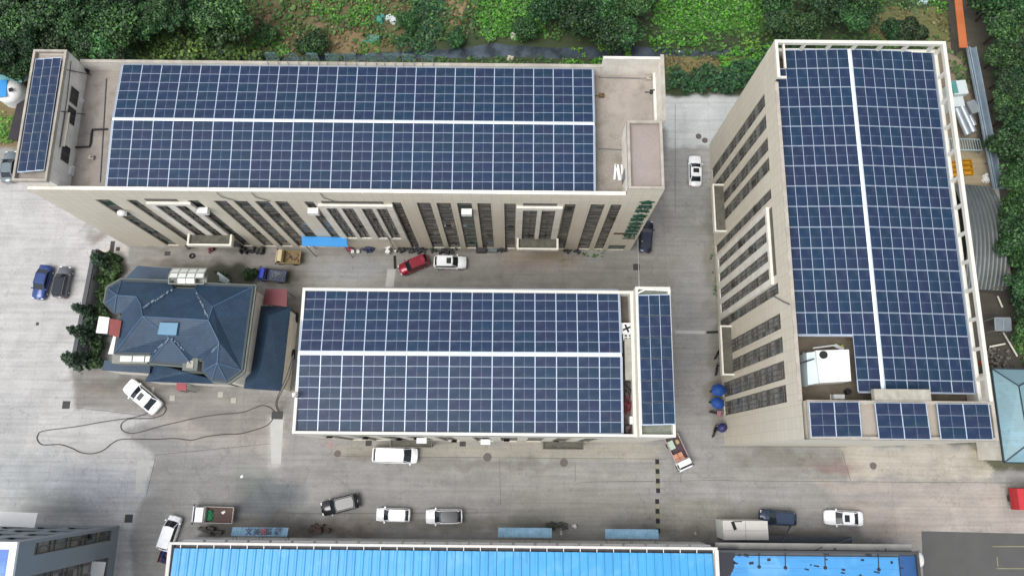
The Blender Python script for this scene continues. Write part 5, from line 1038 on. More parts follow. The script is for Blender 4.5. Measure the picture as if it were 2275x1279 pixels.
# ---- person on the roof edge
def person(label, px, py, z, rz):
    r = thing('person', label, 'person', (*at(px, py, z), z), rz)
    J = {'pel': (0, 0, .62, .14), 'ab': (.05, 0, .78, .13), 'ch': (.14, 0, 1.0, .155), 'nk': (.22, 0, 1.17, .06), 'hd': (.27, 0, 1.27, .085), 'ht': (.29, 0, 1.36, .09)}
    for s, k in ((1, 'l'), (-1, 'r')):
        J.update({'hip' + k: (0, s * .1, .58, .095), 'kn' + k: (.3, s * .15, .42, .065), 'an' + k: (.12, s * .15, .07, .045), 'to' + k: (.3, s * .16, .04, .035),
                  'sh' + k: (.16, s * .19, 1.08, .06), 'el' + k: (.32, s * .26, .88, .045), 'wr' + k: (.5, s * .17, .78, .033), 'pa' + k: (.57, s * .15, .76, .03)})
    E_ = [('pel', 'ab'), ('ab', 'ch'), ('ch', 'nk'), ('nk', 'hd'), ('hd', 'ht')]
    for k in 'lr': E_ += [('pel', 'hip' + k), ('hip' + k, 'kn' + k), ('kn' + k, 'an' + k), ('an' + k, 'to' + k), ('ch', 'sh' + k), ('sh' + k, 'el' + k), ('el' + k, 'wr' + k), ('wr' + k, 'pa' + k)]
    ks = list(J); me = D.meshes.new('body'); me.from_pydata([J[k][:3] for k in ks], [(ks.index(a), ks.index(b_)) for a, b_ in E_], [])
    o = D.objects.new('body', me); COL.objects.link(o); o.parent = r
    sk_ = o.modifiers.new('skin', 'SKIN'); o.modifiers.new('sub', 'SUBSURF').levels = 1; o.modifiers['sub'].render_levels = 1
    for i, k in enumerate(ks): me.skin_vertices[0].data[i].radius = (J[k][3], J[k][3])
    me.skin_vertices[0].data[0].use_root = True
    dg = bpy.context.evaluated_depsgraph_get(); dg.update(); m2 = D.meshes.new_from_object(o.evaluated_get(dg)); D.objects.remove(o)
    mats = [mat('skin', C(188, 142, 116), .6, var=.05), mat('white_shirt', C(226, 224, 222, .85), .8, var=.08), mat('dark_trousers', C(34, 38, 52), .85)]
    m2.materials.clear(); [m2.materials.append(m) for m in mats]
    for p in m2.polygons: c = p.center; p.material_index = 2 if c.z < .68 and c.x < .42 and abs(c.y) < .25 else (1 if c.z < 1.14 and not (c.x > .44) else 0)
    for p in m2.polygons: p.use_smooth = True
    o = D.objects.new('body', m2); COL.objects.link(o); o.parent = r
    for s in (1, -1):
        for f in range(5):
            b = MB(); y0_ = s * (.15 + (f - 1.5) * .018) if f < 4 else s * .11; l = (.07, .08, .075, .06, .05)[f]
            b.tube([(.58, y0_, .76), (.58 + l * .6, y0_, .755), (.58 + l, y0_, .735)], .009, 5); b.build('finger', mats[0], o, smooth=True)
    b = MB(); b.ball((.28, 0, 1.37), .13, .13, .1, 14, 6, True); b.cyl((.29, 0, 1.36), (.29, 0, 1.375), .19, 16); b.build('hat', mats[1], r, smooth=False)
    return r
person('person in white hat, white top and dark trousers crouching at the central roof edge', 655, 880, 21.2, .4)
# ================================================================ CABLES, COVERS, CLUTTER
M_CAB = mat('black_cable', C(74, 71, 70), .7)
def catmull(P, n=8):
    out = []; P = [P[0]] + P + [P[-1]]
    for i in range(1, len(P) - 2):
        for k in range(n):
            t = k / n; out.append(tuple(.5 * ((2 * P[i][j]) + (-P[i - 1][j] + P[i + 1][j]) * t + (2 * P[i - 1][j] - 5 * P[i][j] + 4 * P[i + 1][j] - P[i + 2][j]) * t * t + (-P[i - 1][j] + 3 * P[i][j] - 3 * P[i + 1][j] + P[i + 2][j]) * t ** 3) for j in range(len(P[0]))))
    return out + [P[-1]]
Zc = lambda x, y: (x / 2.981, 850 + y / 2.981)
def cable(label, pts, r=.055, z=.07, name='cable'):
    b = MB(); b.tube([(*at(*p, z), z) for p in catmull(pts)], r, 5); return tag(b.build(name, M_CAB), label, 'cable')
cable('long black cable looping far west across the pale yard', [Zc(*p) for p in ((1000, 178), (985, 195), (890, 228), (700, 255), (500, 290), (290, 318), (250, 345), (248, 380), (285, 410), (395, 408), (470, 430), (540, 462), (620, 467), (690, 442), (735, 405), (790, 376), (870, 371), (1040, 373), (1160, 368), (1270, 378), (1360, 356), (1480, 341), (1590, 336), (1690, 310), (1770, 280), (1805, 240))])
cable('black cable with a tight loop behind the askew white sedan', [Zc(*p) for p in ((1820, 195), (1790, 165), (1735, 150), (1680, 168), (1600, 196), (1450, 210), (1300, 232), (1170, 262), (1050, 290), (950, 320), (870, 334), (815, 318), (800, 285), (820, 255), (870, 237), (990, 235), (1070, 215), (1098, 180), (1090, 155), (1055, 143))])
b = MB()
for o_ in ((0, 0), (3, 1)):
    P3 = [(620 + o_[0], 915, .3), (613 + o_[0], 900, 1.5), (616 + o_[0], 884, 3.), (628 + o_[0] * 2, 855, 9.), (637 + o_[0] * 2, 835, 14.), (648 + o_[0], 800, 19.), (652, 788, 20.6)]
    b.tube([(*at(p[0], p[1], p[2]), p[2]) for p in catmull(P3, 5)], .06, 5)
tag(b.build('cable', M_CAB), 'black cables hanging from the west roof edge of the central block', 'cable')
def cover(label, px, py, r, rnd=True, m=None, group='manhole covers in the concrete', w=None, rz=0.):
    b = MB(); 
    if rnd:
        b.cyl((0, 0, -.02), (0, 0, .012), r, 24)
    else: b.rbox(0, 0, -.02, 2 * r, 2 * (w or r), .03, rz)
    ob = b.build('manhole_cover' if rnd else 'drain_grate', m or mat('cast_iron', C(112, 104, 98), .8, var=.25, scale=4)); x, y = at(px, py, .01); ob.location = (x, y, 0); return tag(ob, label, 'cover' if rnd else 'grate', group if rnd else 'dark drain grates in the concrete')
for l, x, y, r in (('round iron cover north of the white van', 750, 1007, .45), ('round iron cover east of the white van', 1083, 1015, .55), ('round iron cover south of the eastern canopy of the central block', 1253, 1027, .52), ('round iron cover on the sandy patch south of the east block', 1940, 1034, .45),
                   ('round iron cover in the pale lane, the northern of two close together', 1552, 303, .42), ('round iron cover in the pale lane, the southern of two close together', 1566, 312, .42)): cover(l, x, y, r)
GR = mat('dark_grate', C(72, 70, 68), .8, var=.3, scale=6)
for l, x, y, r, w_ in (('dark square grate in the pale yard west of the askew white sedan', 147, 899, .5, .5), ('dark square grate beside the grey office block', 286, 1151, .5, .5), ('black drain opening where the cables come down', 616, 922, .75, .5), ('dark slotted grate beside the shrub hedge', 249, 551, .3, 1.0), ('small brown grate by the northwest hedge', 262, 553, .28, .28),
                       ('small square grate under the west end of the central block', 819, 983, .4, .4), ('small square grate south of the central block near its middle', 1028, 984, .4, .4), ('small dark hole in the pale yard below the pair of parked cars', 83, 719, .2, .2), ('brown grate in the lane below the north block', 372, 563, .4, .3), ('square grate in the lane near the string line', 1414, 593, .45, .45)): cover(l, x, y, r, False, GR, w=w_)
for nm, y0_, lab in (('a', 1025, 'northern'), ('b', 1113, 'southern')):
    x, y = at(1460, y0_, 0); r = thing('speed_bump', '%s run of black and yellowish speed bump blocks on the street' % lab, 'speed bump', (x, y, 0))
    for k in range(4): b = MB(); b.rbox(0, -k * 1.2, 0, .5, .58, .06, 0, .85); b.build('black_block', M_RUBBER, r)
    for k in range(3): b = MB(); b.rbox(0, -k * 1.2 - .6, 0, .5, .58, .06, 0, .85); b.build('yellow_block', mat('worn_yellow', C(150, 149, 126), .8, var=.2), r)
def junk(name, label, cat, px, py, fn, m, z=0., rz=0., group=None): return onroof(name, label, cat, px, py, z, fn, m, rz, group)
def acbox(b, w=.9, d=.4, h=.75): b.box(-w / 2, w / 2, -d / 2, d / 2, 0, h); b.cyl((0, -d / 2 - .02, h / 2), (0, -d / 2, h / 2), .28, 14)
# air conditioners on walls
for l, px, py in (('white air conditioner on the north block front left of its middle', 452, 469), ('white air conditioner on the north block front right of the first slot frame', 697, 470), ('white air conditioner high on the north block front near the wide pier', 1037, 472), ('round white dish fixed in the westernmost window strip', 268, 471)):
    X, Z = onY(px, py, NY0 - .35); b = MB(); b.box(-.6, .6, -.35, .35, -.1, .7) if 'dish' not in l else b.ball((0, 0, 0), .55, .4, .5, 12, 6); b.box(-.5, -.4, -.3, .35, -.2, -.1); b.box(.4, .5, -.3, .35, -.2, -.1)
    o = b.build('air_conditioner' if 'dish' not in l else 'satellite_dish', M_WHITE); o.location = (X, NY0 - .36, Z - .3); tag(o, l, 'air conditioner' if 'dish' not in l else 'dish')
for l, px, py in (('white air conditioner above the western canopy of the central block', 938, 978), ('white air conditioner on the south wall of the central block near its middle', 1079, 981)):
    b = MB(); b.box(-.55, .55, -.5, .1, 0, .7); o = b.build('air_conditioner', M_WHITE); X, Z = onY(px, py, MY0 - .3); o.location = (X, MY0 - .12, max(Z, 6)); tag(o, l, 'air conditioner')
# blue entrance canopy of the north block
slab_on_posts('blue_canopy', 'bright blue sheet canopy at the foot of the long north block', 'canopy', [(670, 525), (770, 527), (772, 548), (671, 546)], 5.6, M_BLUEC)
# street lamp leaning along the facade
r = thing('flag_pole', 'tall thin pole rising from the lane in front of the north block', 'pole', (*at(880, 578, 0), 0), world=True)
X, Y = at(880, 560, 0); b = MB(); b.cyl((X, Y, 0), (*at(806, 428, 21.6), 21.6), .09, 8, .05); b.build('pole', M_GALV, r)
b = MB(); b.cyl((X, Y, 0), (X, Y, .9), .16, 10); b.build('base', M_WHITE, r); b = MB(); b.ball((*at(806, 428, 21.6), 21.8), .22, .22, .2, 8, 5); b.build('lamp_head', M_WHITE, r)
b = MB(); b.beam((*at(877, 568, .02), .03), (*at(878, 597, .02), .03), .35, .05); tag(b.build('ramp_strip', M_RUBBER), 'black rubber strip on the ground at the foot of the thin pole', 'rubber strip')
b = MB(); b.tube([(*at(1417, 530, 3.), 3.), (*at(1420, 635, 21.), 21.)], .04, 5); tag(b.build('string_line', M_WHITE), 'thin white line strung from the stair tower to the central block', 'line')
# ground floor clutter along the north block
CL = [('tricycle', 'dark tricycle parked under the western entrance canopy', 424, 545, 1.6, .8, .8, M_DARK), ('red_bin', 'dull red bin under the western entrance canopy', 471, 556, .7, .7, .9, M_RED), ('flower_bed', 'dark leafy planter by the western portal', 512, 549, 1.4, .6, .6, None),
      ('scooter_row', 'row of dark scooters under the window strips left of the cream truck', 560, 556, 3.2, .8, 1., M_DARK), ('scrap_heap', 'dark scrap heap behind the red car', 915, 556, 4., .8, .8, M_DARK), ('scrap_heap', 'dark scrap heap behind the white wagon', 985, 557, 3.5, .8, .8, M_DARK),
      ('steel_crate', 'dark steel crate with a pale rim beside the white wagon', 1069, 556, 1.3, .8, .9, M_DARK), ('steel_bench', 'low bench with a pale top beside the steel crate', 1094, 557, 1.2, .5, .6, M_GREYM), ('dark_bin', 'dark bins at the foot of the pier with the eastern portal', 1118, 555, 1.4, .7, .8, M_DARK),
      ('dark_bin', 'dark low bins in front of the narrow strip east of the portal', 1268, 556, 2.2, .7, .6, M_DARK), ('blue_drum', 'blue drums by the door right of the blue canopy', 818, 553, 1.5, .8, .9, mat('navy_plastic', C(44, 54, 92), .5)), ('red_bundle', 'pink-red bundle right of the blue canopy', 777, 552, .8, .6, .6, mat('pink_bundle', C(186, 70, 92), .8)),
      ('white_chair', 'white plastic chair right of the pink bundle, the western one', 784, 560, .4, .4, .8, M_WHITE), ('white_chair', 'white plastic chair right of the pink bundle, the eastern one', 796, 560, .4, .4, .8, M_WHITE), ('wash_stand', 'pale tap stand at the foot of the thin pole', 862, 556, .4, .8, 1., M_WHITE), ('tyre', 'black tyre lying in the lane north of the villa', 426, 568, .6, .6, .25, M_RUBBER)]
def clutter(c):
    name, lab, px, py, w_, d_, h_, m = c; b = MB()
    if name == 'tyre':
        n = 16; vs = []
        for i in range(n): a = 2 * math.pi * i / n; vs += [(r_ * math.cos(a), r_ * math.sin(a), z) for r_, z in ((.2, .03), (.38, .03), (.4, .15), (.36, .22), (.2, .2))]
        b.add(vs, [(i * 5 + k, i * 5 + (k + 1) % 5, ((i + 1) % n) * 5 + (k + 1) % 5, ((i + 1) % n) * 5 + k) for i in range(n) for k in range(5)])
    elif 'chair' in name: b.box(-.2, .2, -.2, .2, .4, .44); b.box(-.2, .2, .17, .2, .44, .85); [b.box(x, x + .04, y, y + .04, 0, .4) for x in (-.2, .16) for y in (-.2, .16)]
    elif 'crate' in name or 'bench' in name: b.box(-w_ / 2, w_ / 2, -d_ / 2, d_ / 2, 0, h_ * .9); [b.beam(p, q, .06, .06) for p, q in (((-w_ / 2, -d_ / 2, h_), (w_ / 2, -d_ / 2, h_)), ((w_ / 2, -d_ / 2, h_), (w_ / 2, d_ / 2, h_)), ((w_ / 2, d_ / 2, h_), (-w_ / 2, d_ / 2, h_)), ((-w_ / 2, d_ / 2, h_), (-w_ / 2, -d_ / 2, h_)))]
    else:
        for i in range(int(6 + w_ * 5)): b.rbox(random.uniform(-w_ / 2, w_ / 2), random.uniform(-d_ / 2, d_ / 2), 0, random.uniform(.15, .5), random.uniform(.1, .45), h_ * random.uniform(.4, 1), random.uniform(0, 3))
    o = b.build(name, m or M_DARK); x, y = at(px, py, .2); o.location = (x, y, 0); return tag(o, lab, name.replace('_', ' '))
for c in CL:
    if c[0] != 'flower_bed': clutter(c)
# roof bits of the north block
P2 = [(238, 287), (205, 288), (203, 298), (201, 318), (199, 326), (158, 328)]
b = MB(); b.tube([(*at(*p, DK + .15), DK + .15) for p in P2], .12, 6); tag(b.build('roof_pipe', M_DARK), 'dark jointed pipe crossing the west deck of the north block roof', 'pipe')
for i, (x0_, y0_, x1_, y1_) in enumerate(((1368, 365, 1365, 399), (1371, 366, 1377, 401), (1386, 366, 1389, 399), (1382, 366, 1384, 398))):
    b = MB(); b.beam((*at(x0_, y0_, DK + .1), DK + .1), (*at(x1_, y1_, DK + .1), DK + .1), (.25, .35, .38, .3)[i], .1)
    tag(b.build('white_plank', M_WHITE), ('leftmost of the white planks by the stair tower', 'slanting second white plank by the stair tower', 'wide white plank nearest the stair tower', 'white plank overlapping the wide one by the stair tower')[i], 'plank', 'white planks on the north block deck')
junk('white_box', 'small white unit on the west deck of the north block near the penthouse', 'box', 158, 383, lambda b: (b.box(-.35, .35, -.45, .45, 0, .7), b.box(-.5, .5, .45, .6, 0, .4)), M_WHITE, DK)
junk('white_box', 'narrow white unit against the penthouse wall of the north block', 'box', 181, 231, lambda b: b.rbox(0, 0, 0, .35, 1.1, .5, -.3), M_WHITE, DK)
junk('roll', 'cream roll lying at the foot of the stair tower', 'roll', 1388, 411, lambda b: b.cyl((0, -.5, .15), (0, .5, .15), .15, 10), M_CREAM, DK)
for l, px, py, c in (('small dark vent on the north end of the west deck', 193, 160, M_DARK), ('pale drain box near the north parapet on the east deck', 1440, 176, M_COPE), ('dark valve box by the east parapet of the north block', 1449, 206, M_DARK), ('little rusty box on the east deck beside the solar slope', 1336, 214, M_WOOD), ('pale concrete block on the west deck of the north block', 205, 352, M_COPE)):
    junk('roof_vent', l, 'vent', px, py, lambda b: (b.box(-.3, .3, -.22, .22, 0, .35), b.cyl((.1, 0, .35), (.1, 0, .7), .09, 8), b.box(-.9, -.3, -.04, .04, .05, .12)), c, DK)
for l, x0_, y0_, x1_, y1_ in (('grey conduit along the foot of the north parapet on the east deck', 1330, 172, 1445, 175), ('grey conduit down the west deck beside the solar slope', 236, 175, 222, 405), ('conduit crossing the east deck beside the planks', 1330, 330, 1398, 334)):
    b = MB(); b.tube([(*at(x0_, y0_, DK + .08), DK + .08), (*at(x1_, y1_, DK + .08), DK + .08)], .06, 6); tag(b.build('conduit', M_GREYM), l, 'conduit')
# gap between central block and its stair strip
b = MB(); x, y = at(1392, 730, 20.6); o = thing('fan_unit', 'white square fan unit with a dark four-blade fan beside the central solar roof', 'fan unit', (x, y, 19.6))
b = MB(); b.box(-.65, .65, -.6, .6, 0, 1.2); b.build('casing', M_WHITE, o)
b = MB(); b.rbox(0, 0, 1.2, .9, .2, .04, .4); b.rbox(0, 0, 1.2, .2, .9, .05, .4); b.build('fan', M_RUBBER, o)
b = MB(); b.box(-.4, .7, -1.25, -.62, 0, 1.1); b.build('slotted_box', M_WHITE, o); b = MB()
for i in range(2):
    for j in range(2): b.box(-.25 + i * .45, .05 + i * .45, -1.15 + j * .3, -.98 + j * .3, 1.1, 1.12)
b.build('slots', M_RUBBER, o)
x0_, y1_ = at(1388, 751, 21.2); x1_, y0_ = at(1408, 843, 21.2); b = MB(); b.box(x0_, x1_, y0_, y1_, 19.62, 21.0); tag(b.build('service_duct', mat('pale_duct', C(176, 174, 162), .9, var=.25, scale=1.5)), 'long pale concrete duct beside the central solar roof', 'duct')
for l, cnt, px, py, c in (('tangled grey scrap on the central block deck', 26, 1398, 868, (84, 78, 80)), ('dark red crate pile on the central block deck', 26, 1396, 900, (116, 40, 50)), ('brown rubbish heap at the south end of the central block deck', 16, 1400, 945, (96, 78, 82))):
    def f(b):
        for i in range(cnt): b.rbox(random.uniform(-.6, .6), random.uniform(-.9, .9), 0, random.uniform(.15, .5), random.uniform(.1, .4), random.uniform(.2, .9), random.uniform(0, 3))
    junk('scrap_heap', l, 'scrap', px, py, f, mat('scrap_%d' % px, C(*c), .8, var=.5, scale=5), 19.6)
junk('white_box', 'white box on the central block deck beside the red crates', 'box', 1400, 934, lambda b: b.box(-.18, .18, -.4, .4, 0, 1.0), M_WHITE, 19.6)
for l, px, py in (('black coil box high beside the west edge of the central block, the northern of two', 657, 707), ('black coil box beside the west edge of the central block, the southern of two', 650, 788)):
    junk('cable_reel', l, 'reel', px, py, lambda b: (b.cyl((-.3, 0, .5), (.3, 0, .5), .62, 14), b.cyl((-.36, 0, .5), (-.3, 0, .5), .7, 14), b.cyl((.3, 0, .5), (.36, 0, .5), .7, 14)), M_RUBBER, 0)
# wall west of the villa
wl = thing('garden_wall', 'long dark coping wall between the pale yard and the villa hedge', 'wall', (*at(190, 680, 0), 0), world=True)
(xa, ya), (xb, yb2) = at(210, 555, 2.4), at(163, 800, 2.4); b = MB(); b.beam((xa, ya, 2.45), (xb, yb2, 2.45), .55, .2); b.build('coping', mat('dark_coping', C(92, 92, 98), .8, var=.2), wl)
b = MB(); b.beam((xa, ya, 1.17), (xb, yb2, 1.17), .3, 2.34); b.build('wall_body', mat('whitewashed_wall', C(200, 202, 206), .8, var=.15), wl)
b = MB(); [b.beam((xa + (xb - xa) * t + .4, ya + (yb2 - ya) * t, 1.2), (xa + (xb - xa) * t + .1, ya + (yb2 - ya) * t, 1.2), .3, 2.3) for t in (0, .25, .5, .75, 1)]; b.build('buttress', M_SPAN, wl)
# east service yard
orr = thing('orange_roof', 'long narrow orange metal roof in the top right corner', 'shed', (*at(2133, 50, 0), 0), world=True)
q = [at(2118, -30, 2.6), at(2134, -30, 2.6), at(2150, 106, 2.6), at(2132, 106, 2.6)]; b = MB(); b.prism(q, 2.45, 2.6); b.build('roof', ribmat('orange_rib', C(198, 112, 66), 1, .6), orr); b = MB(); b.prism([at(2120, -28, 2.4), at(2130, -28, 2.4), at(2146, 102, 2.4), at(2136, 102, 2.4)], 0, 2.44); b.build('wall', M_SPAN, orr)
fd = thing('conveyor_trough', 'long blue-grey metal trough running beside the dark track', 'trough', (*at(2190, 260, 0), 0), world=True)
(xa, ya), (xb, yb2) = at(2156, 106, 1.6), at(2217, 420, 1.6); b = MB(); b.beam((xa, ya, 1.5), (xb, yb2, 1.5), 1.2, .15); b.build('floor', mat('blue_grey_sheet', C(128, 144, 158), .5, .2), fd)
b = MB(); [b.beam((xa + s, ya, 1.75), (xb + s, yb2, 1.75), .08, .4) for s in (-.6, .6)]; b.beam((xa - .25, ya, 1.8), (xb - .25, yb2, 1.8), .12, .12); b.build('rails', mat('pale_rail', C(168, 186, 196), .5), fd)
b = MB(); [b.cyl((xa + (xb - xa) * t, ya + (yb2 - ya) * t, 0), (xa + (xb - xa) * t, ya + (yb2 - ya) * t, 1.4), .08, 6) for t in (0, .2, .4, .6, .8, 1)]; b.build('legs', M_GREYM, fd)
dt = thing('dust_collector', 'white box dust collector with two silver cylinders east of the roof frame', 'machine', (*at(2150, 230, 0), 0), world=True)
b = MB(); x, y = at(2133, 194, 3); b.rbox(x, y, 0, 2.0, 2.1, 3.0, .1); x2, y2 = at(2130, 225, 2.2); b.rbox(x2, y2, 0, 1.5, 1.6, 2.2, .1); b.build('housing', mat('pale_machine', C(206, 214, 212, .8), .5, var=.1), dt)
b = MB(); b.rbox(x - .75, y, 2.9, .7, 1.9, .13, .1); b.build('teal_panel', mat('teal_panel', C(86, 150, 142), .5), dt)
for (p, q) in (((2125, 242), (2150, 300)), ((2137, 238), (2163, 294)), ((2152, 258), (2164, 280))):
    b = MB(); b.cyl((*at(*p, 1.8), 1.8), (*at(*q, 1.8), 1.8), .42, 16); b.build('cylinder', M_GALV, dt)
x, y = at(2163, 237, 1.8); b = MB(); b.rbox(x, y, 0, 1.3, 1.9, 1.8, .35); b.build('side_box', M_GALV, dt)
ct = thing('cattle_gate', 'pale blue barred gate lying across the service yard', 'gate', (*at(2150, 322, 0), 0), world=True)
b = MB(); (xa, ya), (xb, yb2) = at(2108, 308, 1), at(2176, 310, 1); (xc, yc2), (xd, yd) = at(2112, 333, 1), at(2182, 334, 1)
b.beam((xa, ya, 1), (xb, yb2, 1), .1, .1); b.beam((xc, yc2, 1), (xd, yd, 1), .14, .1)
for i in range(13): t = i / 12; b.beam((xa + (xb - xa) * t, ya + (yb2 - ya) * t, .98), (xc + (xd - xc) * t, yc2 + (yd - yc2) * t, .98), .06, .06)
b.build('bars', mat('pale_cyan_metal', C(170, 200, 204), .5), ct); b = MB(); [b.cyl((x, y, 0), (x, y, 1), .06) for x, y in ((xa, ya), (xb, yb2), (xc, yc2), (xd, yd))]; b.build('legs', M_GREYM, ct)
for i, (px, py) in enumerate(((2150, 372), (2121, 376))):
    r = thing('yellow_crate', ['stack of yellow crates in full view south of the barred gate', 'yellow crates glimpsed through the white roof frame'][i], 'crates', (*at(px, py, .5), 0), .05)
    for k in range(3):
        b = MB(); y = -.75 + k * .75; b.box(-.7, .7, y - .33, y + .33, 0, .08); b.box(-.7, .7, y - .33, y - .28, .08, .6 + k * .1); b.box(-.7, .7, y + .28, y + .33, .08, .6 + k * .1); b.box(-.7, -.65, y - .28, y + .28, .08, .6); b.box(.65, .7, y - .28, y + .28, .08, .6); b.build('crate', mat('yellow_plastic', C(214, 158, 36), .5, var=.2), r)
junk('white_tarp', 'small crumpled white tarpaulin north of the arched shed', 'tarpaulin', 2188, 397, lambda b: [b.rbox(random.uniform(-.4, .4), random.uniform(-.5, .5), 0, .7, .5, random.uniform(.2, .5), random.uniform(0, 3), .7) for i in range(5)], M_WHITE)
r = thing('glass_shelter', 'small glazed frame roof beside the rubbish yard south of the arched shed', 'shelter', (*at(2228, 720, 0), 0), world=True)
q = [at(2209, 706, 2.6), at(2244, 706, 2.6), at(2246, 734, 2.6), at(2211, 734, 2.6)]; b = MB(); b.prism(q, 2.5, 2.6); b.build('roof', mat('grey_glazing', C(130, 142, 146), .3), r)
b = MB(); [b.beam((*q[i], 2.64), (*q[(i + 1) % 4], 2.64), .12, .1) for i in range(4)]; b.beam((*at(2228, 706, 2.64), 2.64), (*at(2230, 734, 2.64), 2.64), .12, .1); [b.cyl((x, y, 0), (x, y, 2.5), .06) for x, y in q]; b.build('frame', M_GALV, r)
for l, px, py, a, ln in (('pale plank slanting down from the glazed shelter', 2238, 765, -1.15, 3.6), ('pale timber lying level in the rubbish yard', 2210, 768, .2, 2.2), ('cream post leaning at the end of the arched shed', 2216, 672, -1.3, 1.6)):
    junk('timber', l, 'timber', px, py, lambda b: b.box(-ln / 2, ln / 2, -.1, .1, .5, .6), M_CREAM, 0, a)
def heap(b):
    for i in range(60): b.rbox(random.uniform(-1.8, 1.6), random.uniform(-1.6, 1.6), 0, random.uniform(.15, .6), random.uniform(.1, .4), random.uniform(.1, .6), random.uniform(0, 3))
o = junk('rubbish_heap', 'grey and brown rubbish heap north of the teal roofed house', 'rubbish', 2215, 800, heap, mat('mixed_rubbish', C(132, 124, 116), .8, var=.7, scale=3)); o['kind'] = 'stuff'
junk('red_barrel', 'red barrel seen through the white roof frame near the south corner', 'barrel', 2178, 806, lambda b: b.cyl((0, 0, 0), (0, 0, 1.1), .35, 14), mat('barrel_red', C(190, 90, 74), .6))
# west edge: round huts, dark panels
hu = thing('domed_hut', 'white and blue domed hut at the left edge beside the north block', 'hut', (*at(18, 205, 0), 0), world=True)
x, y = at(22, 203, 1.5); b = MB(); b.ball((x, y, 1.6), 1.9, 1.9, 1.2, 18, 8, True); b.cyl((x, y, 0), (x, y, 1.6), 1.9, 18, cap=False); b.build('shell', M_WHITE, hu, smooth=True)
x, y = at(0, 196, 3); b = MB(); b.rbox(x - .4, y, 2.75, 2.4, 2.6, .1, .1); b.build('blue_sheet', M_BLUEC, hu); b = MB(); x, y = at(23, 199, 2.9); b.rbox(x, y, 2.78, .55, .5, .1, .4); b.build('roof_hatch', M_RUBBER, hu)
x, y = at(12, 172, 2.6); o = thing('teal_tent', 'teal and white sheet roof behind the domed hut', 'tent', (x, y, 0)); b = MB(); b.add([(-3, -.9, 2.2), (2.2, -.5, 2.2), (2.0, .3, 2.8), (-3, .2, 2.9), (1.8, 1.1, 2.2), (-3, 1.2, 2.2)], [(0, 1, 2, 3), (3, 2, 4, 5)]); b.build('sheet', mat('teal_sheet', C(96, 176, 180), .5, var=.25), o); b = MB(); [b.cyl((p, q, 0), (p, q, 2.2), .05) for p in (-2.5, 2) for q in (-.5, .9)]; b.build('poles', M_GREYM, o)
b = MB(); q = [at(40, 222, .9), at(58, 226, .9), at(38, 312, .9), at(18, 306, .9)]; b.prism(q, .2, .9); tag(b.build('black_cover', mat('black_shade', C(58, 54, 58), .9, var=.2)), 'long black covered bed beside the west wall of the north block', 'cover')
b = MB(); q = [at(34, 166, 2), at(66, 158, 2), at(68, 176, 2), at(42, 186, 2)]; b.prism(q, 1.9, 2.0); tag(b.build('greenish_sheet', mat('greenish_glass', C(112, 132, 122), .3)), 'greenish sheet between the domed hut and the penthouse', 'sheet')
# garden scraps in the north
for nm, l, px, py, w_, d_, c in (('white_tarp', 'white tarpaulin heap in the vegetable gardens', 868, 43, 2.0, 1.8, (214, 220, 222)), ('teal_tarp', 'teal tarpaulin beside the white one in the gardens', 848, 42, 1.4, 1.8, (70, 150, 128)), ('teal_bin', 'flat teal sheet lying south of the white tarpaulin', 824, 86, 2.6, 1.4, (84, 142, 122)), ('white_stone', 'pale stone heap by the stream', 1144, 80, 1., 1.3, (214, 208, 198)), ('white_stone', 'pale stone just behind the north parapet', 1133, 133, 1.2, .9, (208, 196, 176)), ('white_bucket', 'tiny white bucket in the stream east of the north block', 1509, 119, .4, .4, (230, 230, 228)), ('pale_sheet', 'pale sheet at the top edge near the orange roof', 2048, 4, 1.8, .8, (190, 214, 216))):
    def f(b):
        for i in range(7): b.rbox(random.uniform(-w_ / 3, w_ / 3), random.uniform(-d_ / 3, d_ / 3), 0, w_ * .5, d_ * .45, random.uniform(.1, .5), random.uniform(-.5, .5), .7)
    junk(nm, l, nm.split('_')[1], px, py, f, mat('m_' + nm + str(px), C(*c), .7, var=.15))
for l, px, py in (('small white stone slab south of the villa, the western one', 383, 884), ('small white stone slab south of the villa, the middle one', 490, 876), ('small white stone slab south of the villa, the eastern one', 519, 889)): junk('stone_slab', l, 'slab', px, py, lambda b: b.box(-.35, .35, -.35, .35, 0, .05), mat('pale_slab', C(186, 182, 172), .9), group='stone slabs south of the villa')
junk('stone_slab', 'narrow upright white slab beside the askew sedan', 'slab', 340, 868, lambda b: b.box(-.18, .18, -.5, .5, 0, .06), MATS['pale_slab'])
junk('paper_scrap', 'tiny white scrap on the street near the dark stain', 'scrap', 537, 1058, lambda b: b.rbox(0, 0, 0, .35, .3, .03, .6), M_WHITE)
for l, px, py, c in (('brown stall table in front of the warehouse west of the black car', 712, 1172, (96, 76, 68)), ('dark clutter under the second warehouse awning', 1235, 1168, (84, 88, 76)), ('white box in front of the warehouse between the awnings', 1248, 1183, (226, 226, 222)), ('white jug on the street edge between the awnings', 1275, 1166, (228, 228, 226)), ('pale junk beside the white cabin', 1545, 1183, (190, 186, 176)), ('grey pipes left of the rust streaked awning', 470, 1178, (96, 92, 84))):
    def f(b):
        for i in range(10 if 'white' not in l else 2): k = 1 if 'white' not in l else .25; b.rbox(random.uniform(-1.2, 1.2) * k, random.uniform(-.4, .4) * k, 0, random.uniform(.3, .8) * (k + .2), random.uniform(.2, .5), random.uniform(.2, .8), random.uniform(-.4, .4))
    junk('street_clutter', l, 'clutter', px, py, f, mat('clut%d' % px, C(*c), .8, var=.3, scale=3))
